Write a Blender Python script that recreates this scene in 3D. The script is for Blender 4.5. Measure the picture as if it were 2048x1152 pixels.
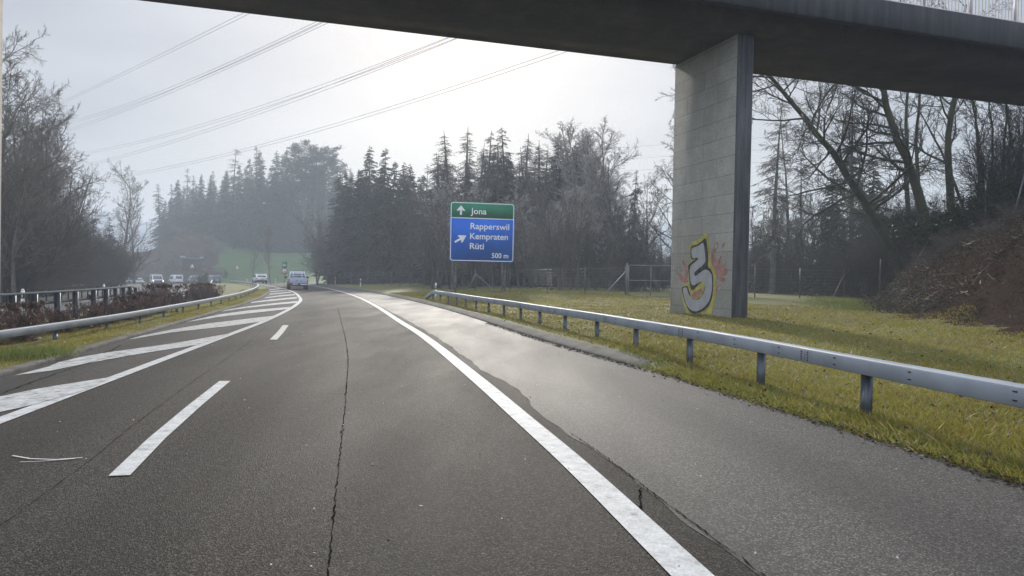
import bpy, bmesh, math, random
import numpy as np
from mathutils import Vector, Matrix

for _o in list(bpy.data.objects):
    bpy.data.objects.remove(_o)
SC = bpy.context.scene
COL = SC.collection
R = math.radians
random.seed(7)

# ------------------------------------------------------------------ camera
F_PX = 1500.0                       # focal length in pixels of the 2048 x 1152 photograph
CAM_H = 1.6
PITCH = math.atan(20.5 / F_PX)
ROLL = math.atan(0.019)
cam_data = bpy.data.cameras.new('camera')
cam_data.sensor_width = 36.0
cam_data.lens = 36.0 * F_PX / 2048.0
cam_data.clip_start = 0.05
cam_data.clip_end = 6000.0
cam = bpy.data.objects.new('camera', cam_data)
COL.objects.link(cam)
CAM_M = Matrix.Translation((0, 0, CAM_H)) @ Matrix.Rotation(R(90) - PITCH, 4, 'X') @ Matrix.Rotation(ROLL, 4, 'Z')
cam.matrix_world = CAM_M
SC.camera = cam

# ------------------------------------------------------------------ light
SUN_AZ, SUN_EL = R(-4.0), R(22.0)   # azimuth from the view axis (+Y), positive to the right
SUN_DIR = Vector((math.sin(SUN_AZ) * math.cos(SUN_EL), math.cos(SUN_AZ) * math.cos(SUN_EL), math.sin(SUN_EL)))
sun_data = bpy.data.lights.new('sun', 'SUN')
sun_data.energy = 4.2
sun_data.angle = R(2.5)
sun_data.color = (1.0, 0.94, 0.84)
sun = bpy.data.objects.new('sun', sun_data)
COL.objects.link(sun)
sun.rotation_euler = (-SUN_DIR).to_track_quat('-Z', 'Y').to_euler()

world = bpy.data.worlds.new('World')
SC.world = world
world.use_nodes = True
wn = world.node_tree.nodes
wl = world.node_tree.links
wn.clear()
w_out = wn.new('ShaderNodeOutputWorld')
w_bg = wn.new('ShaderNodeBackground')
w_bg.inputs['Strength'].default_value = 0.1
w_sky = wn.new('ShaderNodeTexSky')
w_sky.sky_type = 'NISHITA'
w_sky.sun_disc = False
w_sky.sun_elevation = SUN_EL
w_sky.sun_rotation = SUN_AZ
w_sky.dust_density = 3.0
w_tc = wn.new('ShaderNodeTexCoord')
w_map = wn.new('ShaderNodeMapping')
w_map.inputs['Scale'].default_value = (1.1, 1.1, 5.0)
w_map.inputs['Rotation'].default_value = (0.0, R(7), 0.0)
wl.new(w_tc.outputs['Generated'], w_map.inputs['Vector'])
w_no = wn.new('ShaderNodeTexNoise')
w_no.inputs['Scale'].default_value = 1.6
w_no.inputs['Detail'].default_value = 4.0
w_no.inputs['Roughness'].default_value = 0.5
wl.new(w_map.outputs['Vector'], w_no.inputs['Vector'])
w_cr = wn.new('ShaderNodeValToRGB')          # thin stratus: grey lavender to white
w_cr.color_ramp.elements[0].position = 0.40
w_cr.color_ramp.elements[0].color = (0.385, 0.43, 0.53, 1)
w_cr.color_ramp.elements[1].position = 0.62
w_cr.color_ramp.elements[1].color = (0.56, 0.60, 0.68, 1)
wl.new(w_no.outputs['Fac'], w_cr.inputs['Fac'])
# veil brightens towards the sun
w_dot = wn.new('ShaderNodeVectorMath'); w_dot.operation = 'DOT_PRODUCT'
w_nrm = wn.new('ShaderNodeVectorMath'); w_nrm.operation = 'NORMALIZE'
wl.new(w_tc.outputs['Generated'], w_nrm.inputs[0])
wl.new(w_nrm.outputs['Vector'], w_dot.inputs[0])
w_dot.inputs[1].default_value = SUN_DIR
w_mr = wn.new('ShaderNodeMapRange')
w_mr.interpolation_type = 'SMOOTHERSTEP'
w_mr.inputs['From Min'].default_value = 0.86
w_mr.inputs['From Max'].default_value = 1.0
w_mr.inputs['To Min'].default_value = 0.0
w_mr.inputs['To Max'].default_value = 0.26
wl.new(w_dot.outputs['Value'], w_mr.inputs['Value'])
w_add = wn.new('ShaderNodeMix'); w_add.data_type = 'RGBA'; w_add.blend_type = 'ADD'
w_add.inputs['Factor'].default_value = 1.0
wl.new(w_cr.outputs['Color'], w_add.inputs['A'])
wl.new(w_mr.outputs['Result'], w_add.inputs['B'])
# sky boosted overhead and behind the camera, an added fill for pier and verge
w_dot2 = wn.new('ShaderNodeVectorMath'); w_dot2.operation = 'DOT_PRODUCT'
wl.new(w_nrm.outputs['Vector'], w_dot2.inputs[0])
w_dot2.inputs[1].default_value = (0.0, -0.6, 0.8)
w_up = wn.new('ShaderNodeMapRange'); w_up.interpolation_type = 'SMOOTHSTEP'
w_up.inputs['From Min'].default_value = -0.25; w_up.inputs['From Max'].default_value = 0.75
w_up.inputs['To Min'].default_value = 1.0; w_up.inputs['To Max'].default_value = 3.2
wl.new(w_dot2.outputs['Value'], w_up.inputs['Value'])
w_scale = wn.new('ShaderNodeVectorMath'); w_scale.operation = 'SCALE'
w_sc2 = wn.new('ShaderNodeMath'); w_sc2.operation = 'MULTIPLY'; w_sc2.inputs[1].default_value = 9.3
wl.new(w_up.outputs['Result'], w_sc2.inputs[0]); wl.new(w_sc2.outputs['Value'], w_scale.inputs['Scale'])
wl.new(w_add.outputs['Result'], w_scale.inputs[0])
w_mix = wn.new('ShaderNodeMix'); w_mix.data_type = 'RGBA'
w_mix.inputs['Factor'].default_value = 0.88
wl.new(w_sky.outputs['Color'], w_mix.inputs['A'])
wl.new(w_scale.outputs['Vector'], w_mix.inputs['B'])
wl.new(w_mix.outputs['Result'], w_bg.inputs['Color'])
wl.new(w_bg.outputs['Background'], w_out.inputs['Surface'])

SC.view_settings.view_transform = 'Standard'
SC.view_settings.look = 'None'
SC.view_settings.exposure = 0.0
SC.view_settings.gamma = 1.0
SC.render.engine = 'CYCLES'
SC.cycles.use_denoising = True
SC.cycles.volume_bounces = 1
SC.cycles.max_bounces = 6
SC.cycles.transparent_max_bounces = 8

# ------------------------------------------------------------------ helpers
def hor(px):
    return 555.5 + 0.019 * (px - 1024)

CAM_R = np.array(CAM_M.to_3x3())
def ray(px, py):
    d = CAM_R @ np.array([(px - 1024) / F_PX, -(py - 576) / F_PX, -1.0])
    return d

def at_y(px, py, y):
    """point seen at a pixel, at the given distance ahead"""
    d = ray(px, py)
    t = y / d[1]
    return np.array([d[0] * t, y, CAM_H + d[2] * t])

def spline(pts):
    """smooth x = f(y) through (y, x) points (Catmull/Hermite)"""
    pts = sorted(pts)
    ys = np.array([p[0] for p in pts], float); xs = np.array([p[1] for p in pts], float)
    m = np.gradient(xs, ys)
    def f(y):
        y = np.asarray(y, float)
        i = np.clip(np.searchsorted(ys, y) - 1, 0, len(ys) - 2)
        h = ys[i + 1] - ys[i]
        t = (y - ys[i]) / h
        tc = np.clip(t, 0, 1)
        h00 = 2 * tc**3 - 3 * tc**2 + 1; h10 = tc**3 - 2 * tc**2 + tc
        h01 = -2 * tc**3 + 3 * tc**2; h11 = tc**3 - tc**2
        v = h00 * xs[i] + h10 * h * m[i] + h01 * xs[i + 1] + h11 * h * m[i + 1]
        v = v + np.where(t < 0, (t) * h * m[0], 0) + np.where(t > 1, (t - 1) * h * m[-1], 0)
        return v
    return f

# the road in plan: x as a function of the distance ahead y
x_edge = spline([(-40, 13.5), (0, 5.35), (6, 4.15), (9, 3.45), (13.5, 2.38), (16.7, 1.5), (19.8, .70), (24.6, -.42), (29.3, -1.5), (39.3, -4.0),
                 (52.4, -7.75), (68.3, -12.7), (86.8, -19.0), (110, -28), (124, -34.6), (150, -50.5), (176, -70), (215, -107), (250, -150)])
x_line = spline([(-40, 9.2), (0, 1.72), (4.07, 1.0), (6.5, .56), (8.45, .16), (10.4, -.24), (13.35, -.87), (16.7, -1.6), (20.5, -2.47), (25.3, -3.68),
                 (38.5, -6.95), (50, -10.0), (65, -14.4), (86.8, -21.6), (106.6, -29.2), (124, -37.3), (150, -53.5), (176, -73), (215, -110), (250, -153)])
x_gore = spline([(-40, 2.0), (0, -4.1), (7.8, -5.33), (10, -5.7), (12, -6.03), (14.2, -6.4), (16.4, -6.76), (19.5, -7.27), (24, -8.03), (28, -8.8),
                 (33.8, -10.0), (40, -11.42), (46, -12.95), (52, -14.75), (64, -18.6), (79, -24.2), (89, -28.3), (106, -36), (124, -45), (150, -62), (176, -81), (215, -118), (250, -161)])
x_kerb = spline([(-40, -.5), (0, -5.5), (11.5, -7.9), (13, -8.25), (16.5, -9.1), (20.7, -10.07), (25.9, -11.25), (32, -12.6), (40.4, -14.5), (50.4, -17.0),
                 (62.6, -20.4), (71.4, -23.1), (85, -27.8), (106, -37.3), (124, -46.3), (150, -63.3), (176, -82.5), (215, -119.5), (250, -163)])
x_opin = spline([(-40, -6), (0, -12.5), (12, -14.7), (20, -16.6), (30, -18.6), (50, -23.2), (66, -28), (88, -37), (114, -49.5), (125, -54.5), (150, -66), (176, -88), (215, -123), (250, -166)])
x_opout = spline([(-40, -16), (0, -22), (12, -24.2), (20, -26.2), (30, -28.3), (50, -33.5), (66, -38.5), (88, -48), (114, -61), (125, -67.5), (150, -83), (176, -105), (215, -141), (250, -186)])
x_foot = spline([(-40, 12), (10, 11.3), (16.5, 11.2), (20, 11.3), (30, 14.7), (45, 21), (60, 27), (100, 43), (250, 90)])

def sstep(a, b, v):
    t = np.clip((v - a) / (b - a), 0, 1)
    return t * t * (3 - 2 * t)

def Z(x, y):
    """height of the ground"""
    x = np.asarray(x, float); y = np.asarray(y, float)
    e = (x - x_edge(y)) * 0.95
    g = (x_gore(y) - x) * 0.95
    q = (x_opout(y) - x) * 0.9
    z = np.zeros_like(e + g)
    z = z + np.where(e > 0, .045 * np.clip(e, 0, 6) + .05 * np.clip(e - 6, 0, 8), 0)
    z = z - np.where(g > 0, .05 * np.clip(g, 0, 8) + .01 * np.clip(g - 8, 0, 20), 0)
    z = z - .022 * np.clip(y - 115, 0, 70) * np.clip(1 - e / 40, 0, 1)
    # meadow rising behind the bend
    z = z + 7.6 * sstep(142, 240, y) * sstep(3, 22, e) * sstep(40, -5, x)
    # scrub bank left of the meadow
    r2 = ((x + 98) / 14) ** 2 + ((y - 222) / 26) ** 2
    z = z + 8.0 * np.exp(-r2) * sstep(2, 12, e)
    # ground left of the other carriageway climbs gently
    z = z + np.where(q > 3, .06 * np.clip(q - 3, 0, 60), 0)
    # bridge embankment on the right
    b = (x - x_foot(y)) * .9
    bank = 6.6 * (1 - np.exp(-np.clip(b, 0, 60) * .16)) * 1.08
    bank = np.where(b > 0, bank * sstep(-.2, 2.5, b), 0) * sstep(95, 62, y)
    z = z + bank + np.where(b > .5, .10 * np.sin(x * 1.9 + 1.3 * np.sin(y * .8)) * np.sin(y * 1.5 + x * .6) * sstep(.5, 2.5, b), 0)
    return z

def Zs(x, y):
    return float(Z(x, y))

def link(o, parent=None):
    COL.objects.link(o)
    if parent is not None:
        o.parent = parent
    return o

def tag(o, label=None, cat=None, group=None, kind=None):
    if label: o['label'] = label
    if cat: o['category'] = cat
    if group: o['group'] = group
    if kind: o['kind'] = kind
    return o

def empty(name, loc, rz=0.0, label=None, cat=None, group=None):
    o = bpy.data.objects.new(name, None)
    o.empty_display_size = .3
    o.location = loc
    o.rotation_euler = (0, 0, rz)
    link(o)
    return tag(o, label, cat, group)

def mesh_np(name, V, F, mat, smooth=False):
    """mesh from a vertex array and one face array (or a list of face arrays of any width)"""
    V = np.asarray(V, np.float32)
    Fs = [np.asarray(f, np.int32) for f in (F if isinstance(F, list) else [F]) if len(f)]
    me = bpy.data.meshes.new(name)
    me.vertices.add(len(V))
    me.vertices.foreach_set('co', V.ravel())
    li = np.concatenate([f.ravel() for f in Fs])
    tot = np.concatenate([np.full(len(f), f.shape[1], np.int32) for f in Fs])
    st = np.concatenate([[0], np.cumsum(tot)[:-1]]).astype(np.int32)
    me.loops.add(len(li)); me.loops.foreach_set('vertex_index', li)
    me.polygons.add(len(tot)); me.polygons.foreach_set('loop_start', st); me.polygons.foreach_set('loop_total', tot)
    if smooth:
        me.polygons.foreach_set('use_smooth', np.ones(len(tot), bool))
    me.update(calc_edges=True)
    if mat: me.materials.append(mat)
    return me

class MB:
    """collects solids and sheets for ONE mesh object"""
    def __init__(self):
        self.v = []; self.f = {}; self.n = 0
    def add(self, V, F):
        V = np.asarray(V, float).reshape(-1, 3)
        F = np.asarray(F, int)
        self.f.setdefault(F.shape[1], []).append(F + self.n)
        self.v.append(V); self.n += len(V)
        return self
    def box(self, c, s, M=None):
        x, y, z = [k / 2 for k in s]
        V = np.array([(a * x, b * y, d * z) for a in (-1, 1) for b in (-1, 1) for d in (-1, 1)])
        if M is not None: V = V @ np.array(M).T
        V = V + np.array(c)
        return self.add(V, [(0, 1, 3, 2), (4, 6, 7, 5), (0, 4, 5, 1), (2, 3, 7, 6), (0, 2, 6, 4), (1, 5, 7, 3)])
    def tube(self, P, r, sides=8, caps=True):
        P = np.asarray(P, float)
        r = np.broadcast_to(np.asarray(r, float), (len(P),))
        T = np.gradient(P, axis=0); T /= np.linalg.norm(T, axis=1)[:, None] + 1e-12
        ref = np.array([0, 0, 1.]) if abs(T[0][2]) < .9 else np.array([1., 0, 0])
        U = np.cross(T, ref); U /= np.linalg.norm(U, axis=1)[:, None] + 1e-12
        W = np.cross(T, U)
        a = np.arange(sides) * 2 * np.pi / sides
        V = P[:, None] + r[:, None, None] * (np.cos(a)[None, :, None] * U[:, None] + np.sin(a)[None, :, None] * W[:, None])
        n = len(P)
        i = np.arange(n - 1)[:, None] * sides; j = np.arange(sides)[None]; k = (j + 1) % sides
        F = np.stack([i + j, i + k, i + k + sides, i + j + sides], -1).reshape(-1, 4)
        base = self.n
        self.add(V.reshape(-1, 3), F)
        if caps:
            self.f.setdefault(sides, []).append(np.array([np.arange(sides)[::-1] + base, np.arange(sides) + base + (n - 1) * sides]))
        return self
    def rings(self, Rg, closed=True, caps=False):
        """loft between rings: array (n, m, 3)"""
        Rg = np.asarray(Rg, float); n, m = Rg.shape[:2]
        i = np.arange(n - 1)[:, None] * m
        j = np.arange(m if closed else m - 1)[None]; k = (j + 1) % m
        F = np.stack([i + j, i + k, i + k + m, i + j + m], -1).reshape(-1, 4)
        base = self.n
        self.add(Rg.reshape(-1, 3), F)
        if caps:
            self.f.setdefault(m, []).append(np.array([np.arange(m)[::-1] + base, np.arange(m) + base + (n - 1) * m]))
        return self
    def poly(self, pts):
        base = self.n
        self.v.append(np.asarray(pts, float)); self.n += len(pts)
        self.f.setdefault(len(pts), []).append(np.array([np.arange(len(pts)) + base]))
        return self
    def sweep(self, P, prof, caps=True):
        """sweep a closed profile [(side, up)] along a path, side = horizontal normal to the right"""
        P = np.asarray(P, float)
        T = np.gradient(P[:, :2], axis=0); T /= np.linalg.norm(T, axis=1)[:, None]
        S = np.stack([T[:, 1], -T[:, 0], np.zeros(len(P))], 1)
        Rg = np.array([[p + s * a + np.array([0, 0, b]) for a, b in prof] for p, s in zip(P, S)])
        return self.rings(Rg, True, caps)
    def lathe(self, prof, axis='x', c=(0, 0, 0), n=20):
        """profile [(along, radius)] turned about an axis"""
        a = np.arange(n) * 2 * np.pi / n
        Rg = []
        for t, r in prof:
            if axis == 'x': ring = np.stack([np.full(n, t), r * np.cos(a), r * np.sin(a)], 1)
            elif axis == 'y': ring = np.stack([r * np.cos(a), np.full(n, t), r * np.sin(a)], 1)
            else: ring = np.stack([r * np.cos(a), r * np.sin(a), np.full(n, t)], 1)
            Rg.append(ring + np.array(c))
        return self.rings(np.array(Rg), True, True)
    def mesh(self, name, mat, smooth=False):
        return mesh_np(name, np.concatenate(self.v), [np.concatenate(x) for x in self.f.values()], mat, smooth)
    def build(self, name, mat, parent=None, smooth=False, fix=True):
        me = self.mesh(name, mat, smooth)
        if fix:
            bm = bmesh.new(); bm.from_mesh(me)
            bmesh.ops.recalc_face_normals(bm, faces=bm.faces)
            bm.to_mesh(me); bm.free()
        return link(bpy.data.objects.new(name, me), parent)

def bevel(o, w, seg=2):
    m = o.modifiers.new('bevel', 'BEVEL'); m.width = w; m.segments = seg; m.limit_method = 'ANGLE'; m.angle_limit = R(35)
    return o

def join_into(name, objs, parent):
    """several mesh objects become one mesh that keeps their materials (surface pattern of one part)"""
    bm = bmesh.new(); mats = []
    for o in objs:
        k = len(bm.faces); bm.from_mesh(o.data); bm.faces.ensure_lookup_table()
        m = o.data.materials[0]
        if m not in mats: mats.append(m)
        for f in bm.faces[k:]: f.material_index = mats.index(m)
    me = bpy.data.meshes.new(name); bm.to_mesh(me); bm.free()
    for m in mats: me.materials.append(m)
    for o in objs: bpy.data.objects.remove(o)
    return link(bpy.data.objects.new(name, me), parent)

def dup(root, loc, rz=0, label=None, group=None, scale=None, subs=True):
    r = root.copy(); link(r); r.location = loc; r.rotation_euler = (0, 0, rz)
    if label: r['label'] = label
    if group: r['group'] = group
    if scale: r.scale = scale
    for ch in list(root.children):
        c = ch.copy(); link(c, r)
        for gch in ch.children:
            d = gch.copy(); link(d, c)
    return r

# ------------------------------------------------------------------ materials
def mat(name, col, rough=.8, metal=0.0, var=.25, scale=3.0, col2=None, detail=6, bump=0.0, bscale=None, spec=.5, coat=0.0, emit=None, trans=0.0, obj=False, roughvar=0.0, pos=(.35, .65)):
    m = bpy.data.materials.new(name); m.use_nodes = True
    nt = m.node_tree; n = nt.nodes; l = nt.links
    b = n['Principled BSDF']
    b.inputs['Roughness'].default_value = rough
    b.inputs['Metallic'].default_value = metal
    b.inputs['Specular IOR Level'].default_value = spec
    b.inputs['Coat Weight'].default_value = coat
    if emit:
        b.inputs['Emission Color'].default_value = (*emit[:3], 1); b.inputs['Emission Strength'].default_value = emit[3]
    if obj:
        tc = n.new('ShaderNodeTexCoord'); src = tc.outputs['Object']
    else:
        tc = n.new('ShaderNodeNewGeometry'); src = tc.outputs['Position']
    no = n.new('ShaderNodeTexNoise'); no.inputs['Scale'].default_value = scale; no.inputs['Detail'].default_value = detail
    l.new(src, no.inputs['Vector'])
    cr = n.new('ShaderNodeValToRGB')
    c1 = tuple(c * (1 - var) for c in col); c2 = col2 or tuple(min(1, c * (1 + var)) for c in col)
    cr.color_ramp.elements[0].position = pos[0]; cr.color_ramp.elements[1].position = pos[1]
    cr.color_ramp.elements[0].color = (*c1, 1); cr.color_ramp.elements[1].color = (*c2, 1)
    l.new(no.outputs['Fac'], cr.inputs['Fac'])
    l.new(cr.outputs['Color'], b.inputs['Base Color'])
    if roughvar:
        mr = n.new('ShaderNodeMapRange'); mr.inputs['To Min'].default_value = rough - roughvar; mr.inputs['To Max'].default_value = rough + roughvar
        mr.inputs['From Min'].default_value = .3; mr.inputs['From Max'].default_value = .7
        l.new(no.outputs['Fac'], mr.inputs['Value']); l.new(mr.outputs['Result'], b.inputs['Roughness'])
    if bump:
        nb = n.new('ShaderNodeTexNoise'); nb.inputs['Scale'].default_value = bscale or scale * 6; nb.inputs['Detail'].default_value = 5
        l.new(src, nb.inputs['Vector'])
        bp = n.new('ShaderNodeBump'); bp.inputs['Strength'].default_value = bump; bp.inputs['Distance'].default_value = .02
        l.new(nb.outputs['Fac'], bp.inputs['Height']); l.new(bp.outputs['Normal'], b.inputs['Normal'])
    if trans:
        b.inputs['Transmission Weight'].default_value = trans
    return m

def asphalt(name, lo, hi, rough, wet=None, spec=.5):
    """aggregate speckle, wheel-worn patches, per-surface gloss"""
    m = bpy.data.materials.new(name); m.use_nodes = True
    n = m.node_tree.nodes; l = m.node_tree.links; b = n['Principled BSDF']
    b.inputs['Specular IOR Level'].default_value = spec
    g = n.new('ShaderNodeNewGeometry')
    vo = n.new('ShaderNodeTexVoronoi'); vo.inputs['Scale'].default_value = 110.0
    l.new(g.outputs['Position'], vo.inputs['Vector'])
    no = n.new('ShaderNodeTexNoise'); no.inputs['Scale'].default_value = .55; no.inputs['Detail'].default_value = 6; no.inputs['Roughness'].default_value = .6
    mpn = n.new('ShaderNodeMapping'); mpn.inputs['Scale'].default_value = (1.5, .28, 1); mpn.inputs['Rotation'].default_value = (0, 0, R(-12))
    l.new(g.outputs['Position'], mpn.inputs['Vector']); l.new(mpn.outputs['Vector'], no.inputs['Vector'])
    fine = n.new('ShaderNodeTexNoise'); fine.inputs['Scale'].default_value = 26; fine.inputs['Detail'].default_value = 5; fine.inputs['Roughness'].default_value = .75
    l.new(g.outputs['Position'], fine.inputs['Vector'])
    sep = n.new('ShaderNodeSeparateColor'); l.new(vo.outputs['Color'], sep.inputs['Color'])
    cr = n.new('ShaderNodeValToRGB')
    cr.color_ramp.elements[0].position = .25; cr.color_ramp.elements[0].color = (*lo, 1)
    cr.color_ramp.elements[1].position = .8; cr.color_ramp.elements[1].color = (*hi, 1)
    e = cr.color_ramp.elements.new(.965); e.color = tuple(min(.5, c * 2.2) for c in hi) + (1,)
    l.new(sep.outputs['Red'], cr.inputs['Fac'])
    mx = n.new('ShaderNodeMix'); mx.data_type = 'RGBA'; mx.blend_type = 'MULTIPLY'; mx.inputs['Factor'].default_value = 1
    c2 = n.new('ShaderNodeValToRGB'); c2.color_ramp.elements[0].position = .3; c2.color_ramp.elements[1].position = .7
    c2.color_ramp.elements[0].color = (.84, .83, .82, 1); c2.color_ramp.elements[1].color = (1.15, 1.12, 1.1, 1)
    l.new(no.outputs['Fac'], c2.inputs['Fac'])
    l.new(cr.outputs['Color'], mx.inputs['A']); l.new(c2.outputs['Color'], mx.inputs['B'])
    # wheel tracks: darker, polished bands along the lane (mesh attribute: distance from the edge line)
    at = n.new('ShaderNodeAttribute'); at.attribute_name = 'lat'
    wv = n.new('ShaderNodeMath'); wv.operation = 'MULTIPLY_ADD'; wv.inputs[1].default_value = 3.6; wv.inputs[2].default_value = .55
    l.new(at.outputs['Fac'], wv.inputs[0])
    sn = n.new('ShaderNodeMath'); sn.operation = 'SINE'; l.new(wv.outputs['Value'], sn.inputs[0])
    ms = n.new('ShaderNodeMapRange'); ms.interpolation_type = 'SMOOTHSTEP'
    ms.inputs['From Min'].default_value = -.6; ms.inputs['From Max'].default_value = .9; ms.inputs['To Min'].default_value = 1.06; ms.inputs['To Max'].default_value = .80
    l.new(sn.outputs['Value'], ms.inputs['Value'])
    mw = n.new('ShaderNodeVectorMath'); mw.operation = 'SCALE'; l.new(mx.outputs['Result'], mw.inputs[0]); l.new(ms.outputs['Result'], mw.inputs['Scale'])
    l.new(mw.outputs['Vector'], b.inputs['Base Color'])
    mr = n.new('ShaderNodeMapRange'); mr.inputs['From Min'].default_value = .35; mr.inputs['From Max'].default_value = .65
    mr.inputs['To Min'].default_value = rough[0]; mr.inputs['To Max'].default_value = rough[1]
    l.new(no.outputs['Fac'], mr.inputs['Value']); l.new(mr.outputs['Result'], b.inputs['Roughness'])
    ad = n.new('ShaderNodeMath'); ad.operation = 'ADD'
    l.new(vo.outputs['Distance'], ad.inputs[0]); l.new(fine.outputs['Fac'], ad.inputs[1])
    bp = n.new('ShaderNodeBump'); bp.inputs['Strength'].default_value = wet or .6; bp.inputs['Distance'].default_value = .006
    l.new(ad.outputs['Value'], bp.inputs['Height']); l.new(bp.outputs['Normal'], b.inputs['Normal'])
    return m
M = {}
M['asphalt'] = asphalt('asphalt', (.0145, .0124, .0103), (.051, .0435, .0365), (.68, .78), wet=.9, spec=.10)
M['asphalt_old'] = asphalt('asphalt_old', (.015, .0135, .012), (.050, .045, .039), (.66, .76), wet=.9, spec=.15)
M['asphalt_wet'] = asphalt('asphalt_wet', (.026, .0235, .021), (.082, .075, .067), (.65, .73), wet=.5, spec=.235)
M['asphalt_far'] = asphalt('asphalt_far', (.03, .03, .03), (.10, .10, .098), (.42, .58), wet=.3, spec=.4)
M['crack'] = mat('crack', (.012, .011, .01), 1.0, var=.3, scale=9, spec=0)
M['seam'] = mat('seam', (.017, .0155, .014), 1.0, var=.3, scale=9, spec=0)
def paint(name, worn=.46):
    m = bpy.data.materials.new(name); m.use_nodes = True
    n = m.node_tree.nodes; l = m.node_tree.links; b = n['Principled BSDF']
    g = n.new('ShaderNodeNewGeometry')
    no = n.new('ShaderNodeTexNoise'); no.inputs['Scale'].default_value = 5; no.inputs['Detail'].default_value = 10; no.inputs['Roughness'].default_value = .75
    l.new(g.outputs['Position'], no.inputs['Vector'])
    cr = n.new('ShaderNodeValToRGB')
    cr.color_ramp.elements[0].position = worn - .16; cr.color_ramp.elements[0].color = (.09, .085, .08, 1)
    cr.color_ramp.elements[1].position = worn; cr.color_ramp.elements[1].color = (.40, .395, .375, 1)
    e = cr.color_ramp.elements.new(.68); e.color = (.56, .555, .53, 1)
    l.new(no.outputs['Fac'], cr.inputs['Fac'])
    sp = n.new('ShaderNodeTexNoise'); sp.inputs['Scale'].default_value = 60; sp.inputs['Detail'].default_value = 3
    l.new(g.outputs['Position'], sp.inputs['Vector'])
    mx = n.new('ShaderNodeMix'); mx.data_type = 'RGBA'; mx.blend_type = 'MULTIPLY'; mx.inputs['Factor'].default_value = .6
    l.new(cr.outputs['Color'], mx.inputs['A']); l.new(sp.outputs['Fac'], mx.inputs['B'])
    gm = n.new('ShaderNodeMix'); gm.data_type = 'RGBA'; gm.blend_type = 'MULTIPLY'; gm.inputs['Factor'].default_value = 1; gm.inputs['B'].default_value = (1.45, 1.45, 1.45, 1)
    l.new(mx.outputs['Result'], gm.inputs['A'])
    l.new(gm.outputs['Result'], b.inputs['Base Color'])
    b.inputs['Roughness'].default_value = .7; b.inputs['Specular IOR Level'].default_value = .25
    bp = n.new('ShaderNodeBump'); bp.inputs['Strength'].default_value = .35; bp.inputs['Distance'].default_value = .004
    l.new(sp.outputs['Fac'], bp.inputs['Height']); l.new(bp.outputs['Normal'], b.inputs['Normal'])
    return m
M['paint'] = paint('paint', .44)
M['paint_worn'] = paint('paint_worn', .50)
M['kerb'] = mat('kerb_stone', (.085, .076, .064), .9, var=.45, scale=2.2, bump=.5, bscale=30)
M['steel'] = mat('galvanised_steel', (.27, .295, .325), .62, metal=.25, var=.14, scale=1.8, bump=.05, bscale=25, roughvar=.08)
M['steel_dull'] = mat('dull_steel', (.15, .16, .175), .95, var=.2, scale=3, spec=.05)
M['steel_dark'] = mat('weathered_steel', (.10, .115, .14), .5, metal=.4, var=.25, scale=3)
M['steel_grey'] = mat('grey_steel', (.23, .24, .25), .5, metal=.4, var=.2, scale=3)
M['hole'] = mat('dark_hole', (.012, .012, .013), .8)
M['bolt'] = mat('bolt_steel', (.09, .09, .095), .5, metal=.6)
def grass_mat(name, cols, scale=.35, fine=7.0):
    m = bpy.data.materials.new(name); m.use_nodes = True
    n = m.node_tree.nodes; l = m.node_tree.links; b = n['Principled BSDF']
    g = n.new('ShaderNodeNewGeometry')
    a = n.new('ShaderNodeTexNoise'); a.inputs['Scale'].default_value = scale; a.inputs['Detail'].default_value = 5; a.inputs['Roughness'].default_value = .65
    f = n.new('ShaderNodeTexNoise'); f.inputs['Scale'].default_value = fine; f.inputs['Detail'].default_value = 6; f.inputs['Roughness'].default_value = .8
    for q in (a, f): l.new(g.outputs['Position'], q.inputs['Vector'])
    mxf = n.new('ShaderNodeMath'); mxf.operation = 'MULTIPLY_ADD'; mxf.inputs[1].default_value = .45
    sc = n.new('ShaderNodeMath'); sc.operation = 'MULTIPLY'; sc.inputs[1].default_value = .55
    l.new(a.outputs['Fac'], sc.inputs[0]); l.new(f.outputs['Fac'], mxf.inputs[0]); l.new(sc.outputs['Value'], mxf.inputs[2])
    cr = n.new('ShaderNodeValToRGB'); els = cr.color_ramp.elements
    els[0].position = .34; els[0].color = (*cols[0], 1); els[1].position = .66; els[1].color = (*cols[-1], 1)
    for k, c in enumerate(cols[1:-1]):
        e = els.new(.34 + .32 * (k + 1) / (len(cols) - 1)); e.color = (*c, 1)
    l.new(mxf.outputs['Value'], cr.inputs['Fac']); l.new(cr.outputs['Color'], b.inputs['Base Color'])
    b.inputs['Roughness'].default_value = .75; b.inputs['Specular IOR Level'].default_value = .25
    bp = n.new('ShaderNodeBump'); bp.inputs['Strength'].default_value = .9; bp.inputs['Distance'].default_value = .06
    l.new(f.outputs['Fac'], bp.inputs['Height']); l.new(bp.outputs['Normal'], b.inputs['Normal'])
    return m
M['ground'] = grass_mat('verge_ground', [(.05, .036, .016), (.11, .085, .026), (.145, .135, .03), (.085, .11, .022), (.17, .135, .05)])
M['meadow'] = grass_mat('meadow_ground', [(.035, .075, .016), (.048, .10, .02), (.065, .115, .024)], scale=.05, fine=1.2)
M['litter'] = grass_mat('bank_litter', [(.014, .010, .007), (.042, .028, .020), (.070, .047, .034), (.024, .017, .012), (.06, .055, .028)], scale=.5, fine=9)
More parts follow.
